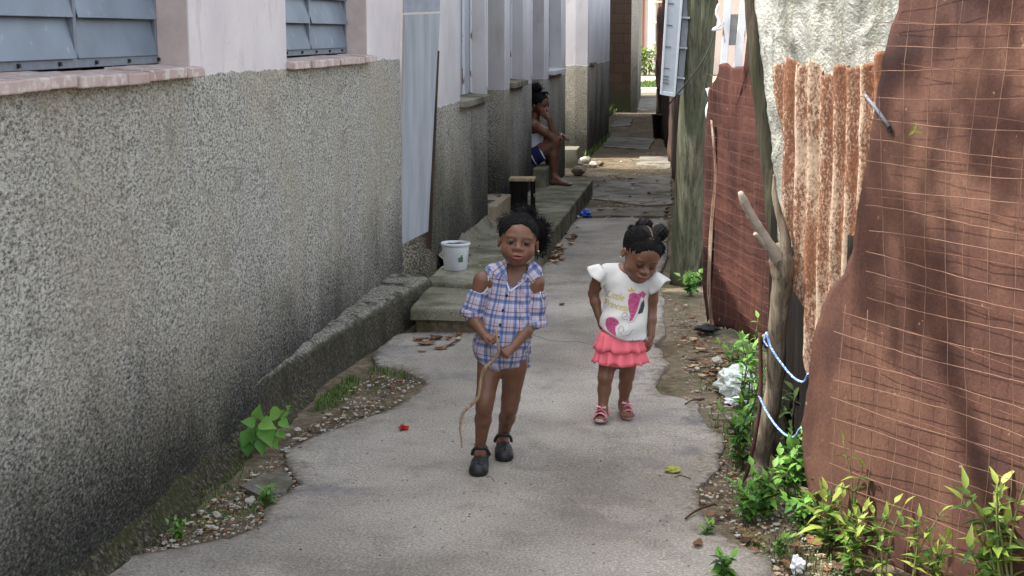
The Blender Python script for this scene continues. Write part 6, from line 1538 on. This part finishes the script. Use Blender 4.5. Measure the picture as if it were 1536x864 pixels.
# ================================================================== FAR END
gp = [G(955, 142), G(1020, 142), G(1060, 118), G(940, 118)]
o = slab('lawn', [Vector((-6, 42, 0)), Vector((6, 42, 0)), Vector((6, 47, 0)), Vector((-6, 47, 0))], .01, .03, M['grass'], seed=60, amp=.3, seg=1)
slab('sandy_yard', [Vector((-8, 47.2, 0)), Vector((8, 47.2, 0)), Vector((8, 56, 0)), Vector((-8, 56, 0))], .012, .03, simple('pale_sandy_yard', C(196, 176, 150), .95, .1, 1.5), seed=61, amp=.3, seg=1)
slab('yard_kerb', [Vector((-6, 40.9, 0)), Vector((6, 40.9, 0)), Vector((6, 41.9, 0)), Vector((-6, 41.9, 0))], .10, .12, simple('pale_kerb', C(200, 196, 186), .9), seed=62, amp=.05, seg=1)
bm = BM(); lay = bm.verts.layers.float.new('tone')
for k in range(2600):
    b = Vector((random.uniform(-1.6, 1.6), random.uniform(42.1, 46.9), .01)); h_ = random.uniform(.05, .22); a = random.uniform(0, 6.28); s_ = Vector((math.cos(a), math.sin(a), 0))*.03
    v = [bm.verts.new(b-s_), bm.verts.new(b+s_), bm.verts.new(b+Vector((random.uniform(-.06, .06), random.uniform(-.06, .06), h_)))]; t = random.random()
    for q_ in v: q_[lay] = t
    bm.faces.new(v)
tag(obj('grass', bm, M['grass']), 'sunlit rough grass at the far end of the alley', 'grass', kind='stuff')
def bush(lab, c, r, n, mat, L=.12, seed=0):
    rnd = random.Random(seed); root = thing('bush', lab, 'bush', c); bm = BM(); lay = bm.verts.layers.float.new('tone'); bs = BM()
    for k in range(8): tube(bs, spline([Vector(c), Vector(c)+Vector((rnd.uniform(-.4, .4)*r[0], rnd.uniform(-.4, .4)*r[1], r[2]*.6)), Vector(c)+Vector((rnd.uniform(-.8, .8)*r[0], rnd.uniform(-.8, .8)*r[1], r[2]*1.5))], 4), .012, 5)
    for k in range(n):
        u = Vector((rnd.gauss(0, 1), rnd.gauss(0, 1), rnd.gauss(0, 1))).normalized(); q_ = u*(rnd.random()**.5); p = Vector(c)+Vector((q_.x*r[0], q_.y*r[1], r[2]+q_.z*r[2]))
        if noise.noise(p*1.6) < -.18: continue
        leaf(bm, p, u+Vector((rnd.uniform(-.6, .6), rnd.uniform(-.6, .6), rnd.uniform(-.4, .6))), Vector((0, 0, 1)), L*rnd.uniform(.6, 1.3), L*.5, .3, 0, rnd.random(), 'oval', lay)
    obj('foliage', bm, mat, root); obj('stem', bs, M['stem'], root)
bush('sunlit green bush before the pale wall at the far end', (-.55, 57, 0), (1.1, .8, .55), 900, M['leaf_y'], .2, 1)
bush('green bush beside the sunlit one at the far end', (1.2, 57.5, 0), (1.1, .8, .6), 900, M['leaf'], .2, 2)
fh = thing('far_house', 'pale pink sunlit house wall with a cream pillar at the far end', 'building', (0, 60, 0))
bm = BM(); box(bm, (-9, 60, -.1), (9, 60.3, 4.5)); obj('wall', bm, M['farwall'], fh)
bm = BM(); box(bm, (Yp(972, 50, 59.5).x, 59.4, -.1), (Yp(983, 50, 59.5).x, 59.7, 4.4)); obj('pillar', bm, M['farwall2'], fh, bevel=.02)
bm = BM()
for z in (1.2, 2.0, 2.8): box(bm, (Yp(976, 50, 59.3).x, 59.32, z), (Yp(992, 50, 59.3).x, 59.38, z+.07))
obj('railing', bm, M['farwall2'], fh)
bm = BM()
for px in (963, 987, 991): box(bm, (Yp(px, 50, 59.9).x, 59.95, 1.0), (Yp(px+3, 50, 59.9).x, 59.995, 3.2))
obj('shutter', bm, simple('brown_shutter', C(142, 98, 82), .8), fh)
bm = BM(); box(bm, (-9.3, 59.2, 4.503), (9.3, 60.6, 4.62)); obj('roof', bm, M['roof'], fh)
# torn rusty edge and vines left of the cabinet
bm = BM(); A_ = [Yp(x, y, 9.6) for x, y in ((996, -20), (992, 30), (990, 60), (986, 80), (988, 110), (986, 130), (994, 142))]
v = [bm.verts.new(p) for p in A_]+[bm.verts.new(Yp(x, y, 9.6)) for x, y in ((1004, 142), (1012, -20))]; bm.faces.new(v)
tag(obj('rust_scrap', bm, M['rust_dark'], solid=.01), 'ragged dark rusty sheet edge behind the grey cabinet', 'scrap')

# shade tree over the houses: its lower boughs dapple the rust sheets
def shade_tree():
    rnd = random.Random(5); c = Vector((-3.6, 1.6, 0)); root = thing('shade_tree', 'leafy tree beyond the near house whose boughs dapple the rust sheets', 'tree', c); bs = BM()
    tube(bs, spline([c, c+Vector((.1, .1, 2)), c+Vector((.3, .2, 4.2))], 6), [.2, .19, .18, .17, .16, .15, .14, .13, .12, .11, .1, .09, .08], 12)
    bm = BM(); lay = bm.verts.layers.float.new('tone')
    for cc, rr, n in ((Vector((-2.9, 2.4, 5.3)), (.8, .7, .5), 500), (Vector((-1.33, 3.35, 4.95)), (.34, .5, .2), 150), (Vector((-1.95, 3.85, 4.9)), (.26, .22, .14), 60), (Vector((-2.25, 3.3, 4.7)), (.25, .22, .12), 60)):
        tube(bs, spline([c+Vector((.3, .2, 4.1)), c.lerp(cc, .6)+Vector((0, 0, cc.z*.4)), cc], 5), .04, 6)
        for k in range(n):
            u = Vector((rnd.gauss(0, 1), rnd.gauss(0, 1), rnd.gauss(0, 1))).normalized()*(rnd.random()**.4); p = cc+Vector((u.x*rr[0], u.y*rr[1], u.z*rr[2]))
            if noise.noise(p*2.3) < -.05: continue
            leaf(bm, p, u+Vector((rnd.uniform(-.6, .6), rnd.uniform(-.6, .6), rnd.uniform(-.4, .3))), Vector((0, 0, 1)), .13, .065, .3, 0, rnd.random(), 'oval', lay)
    obj('crown', bm, M['leaf'], root); obj('trunk', bs, M['trunk'], root)
shade_tree()
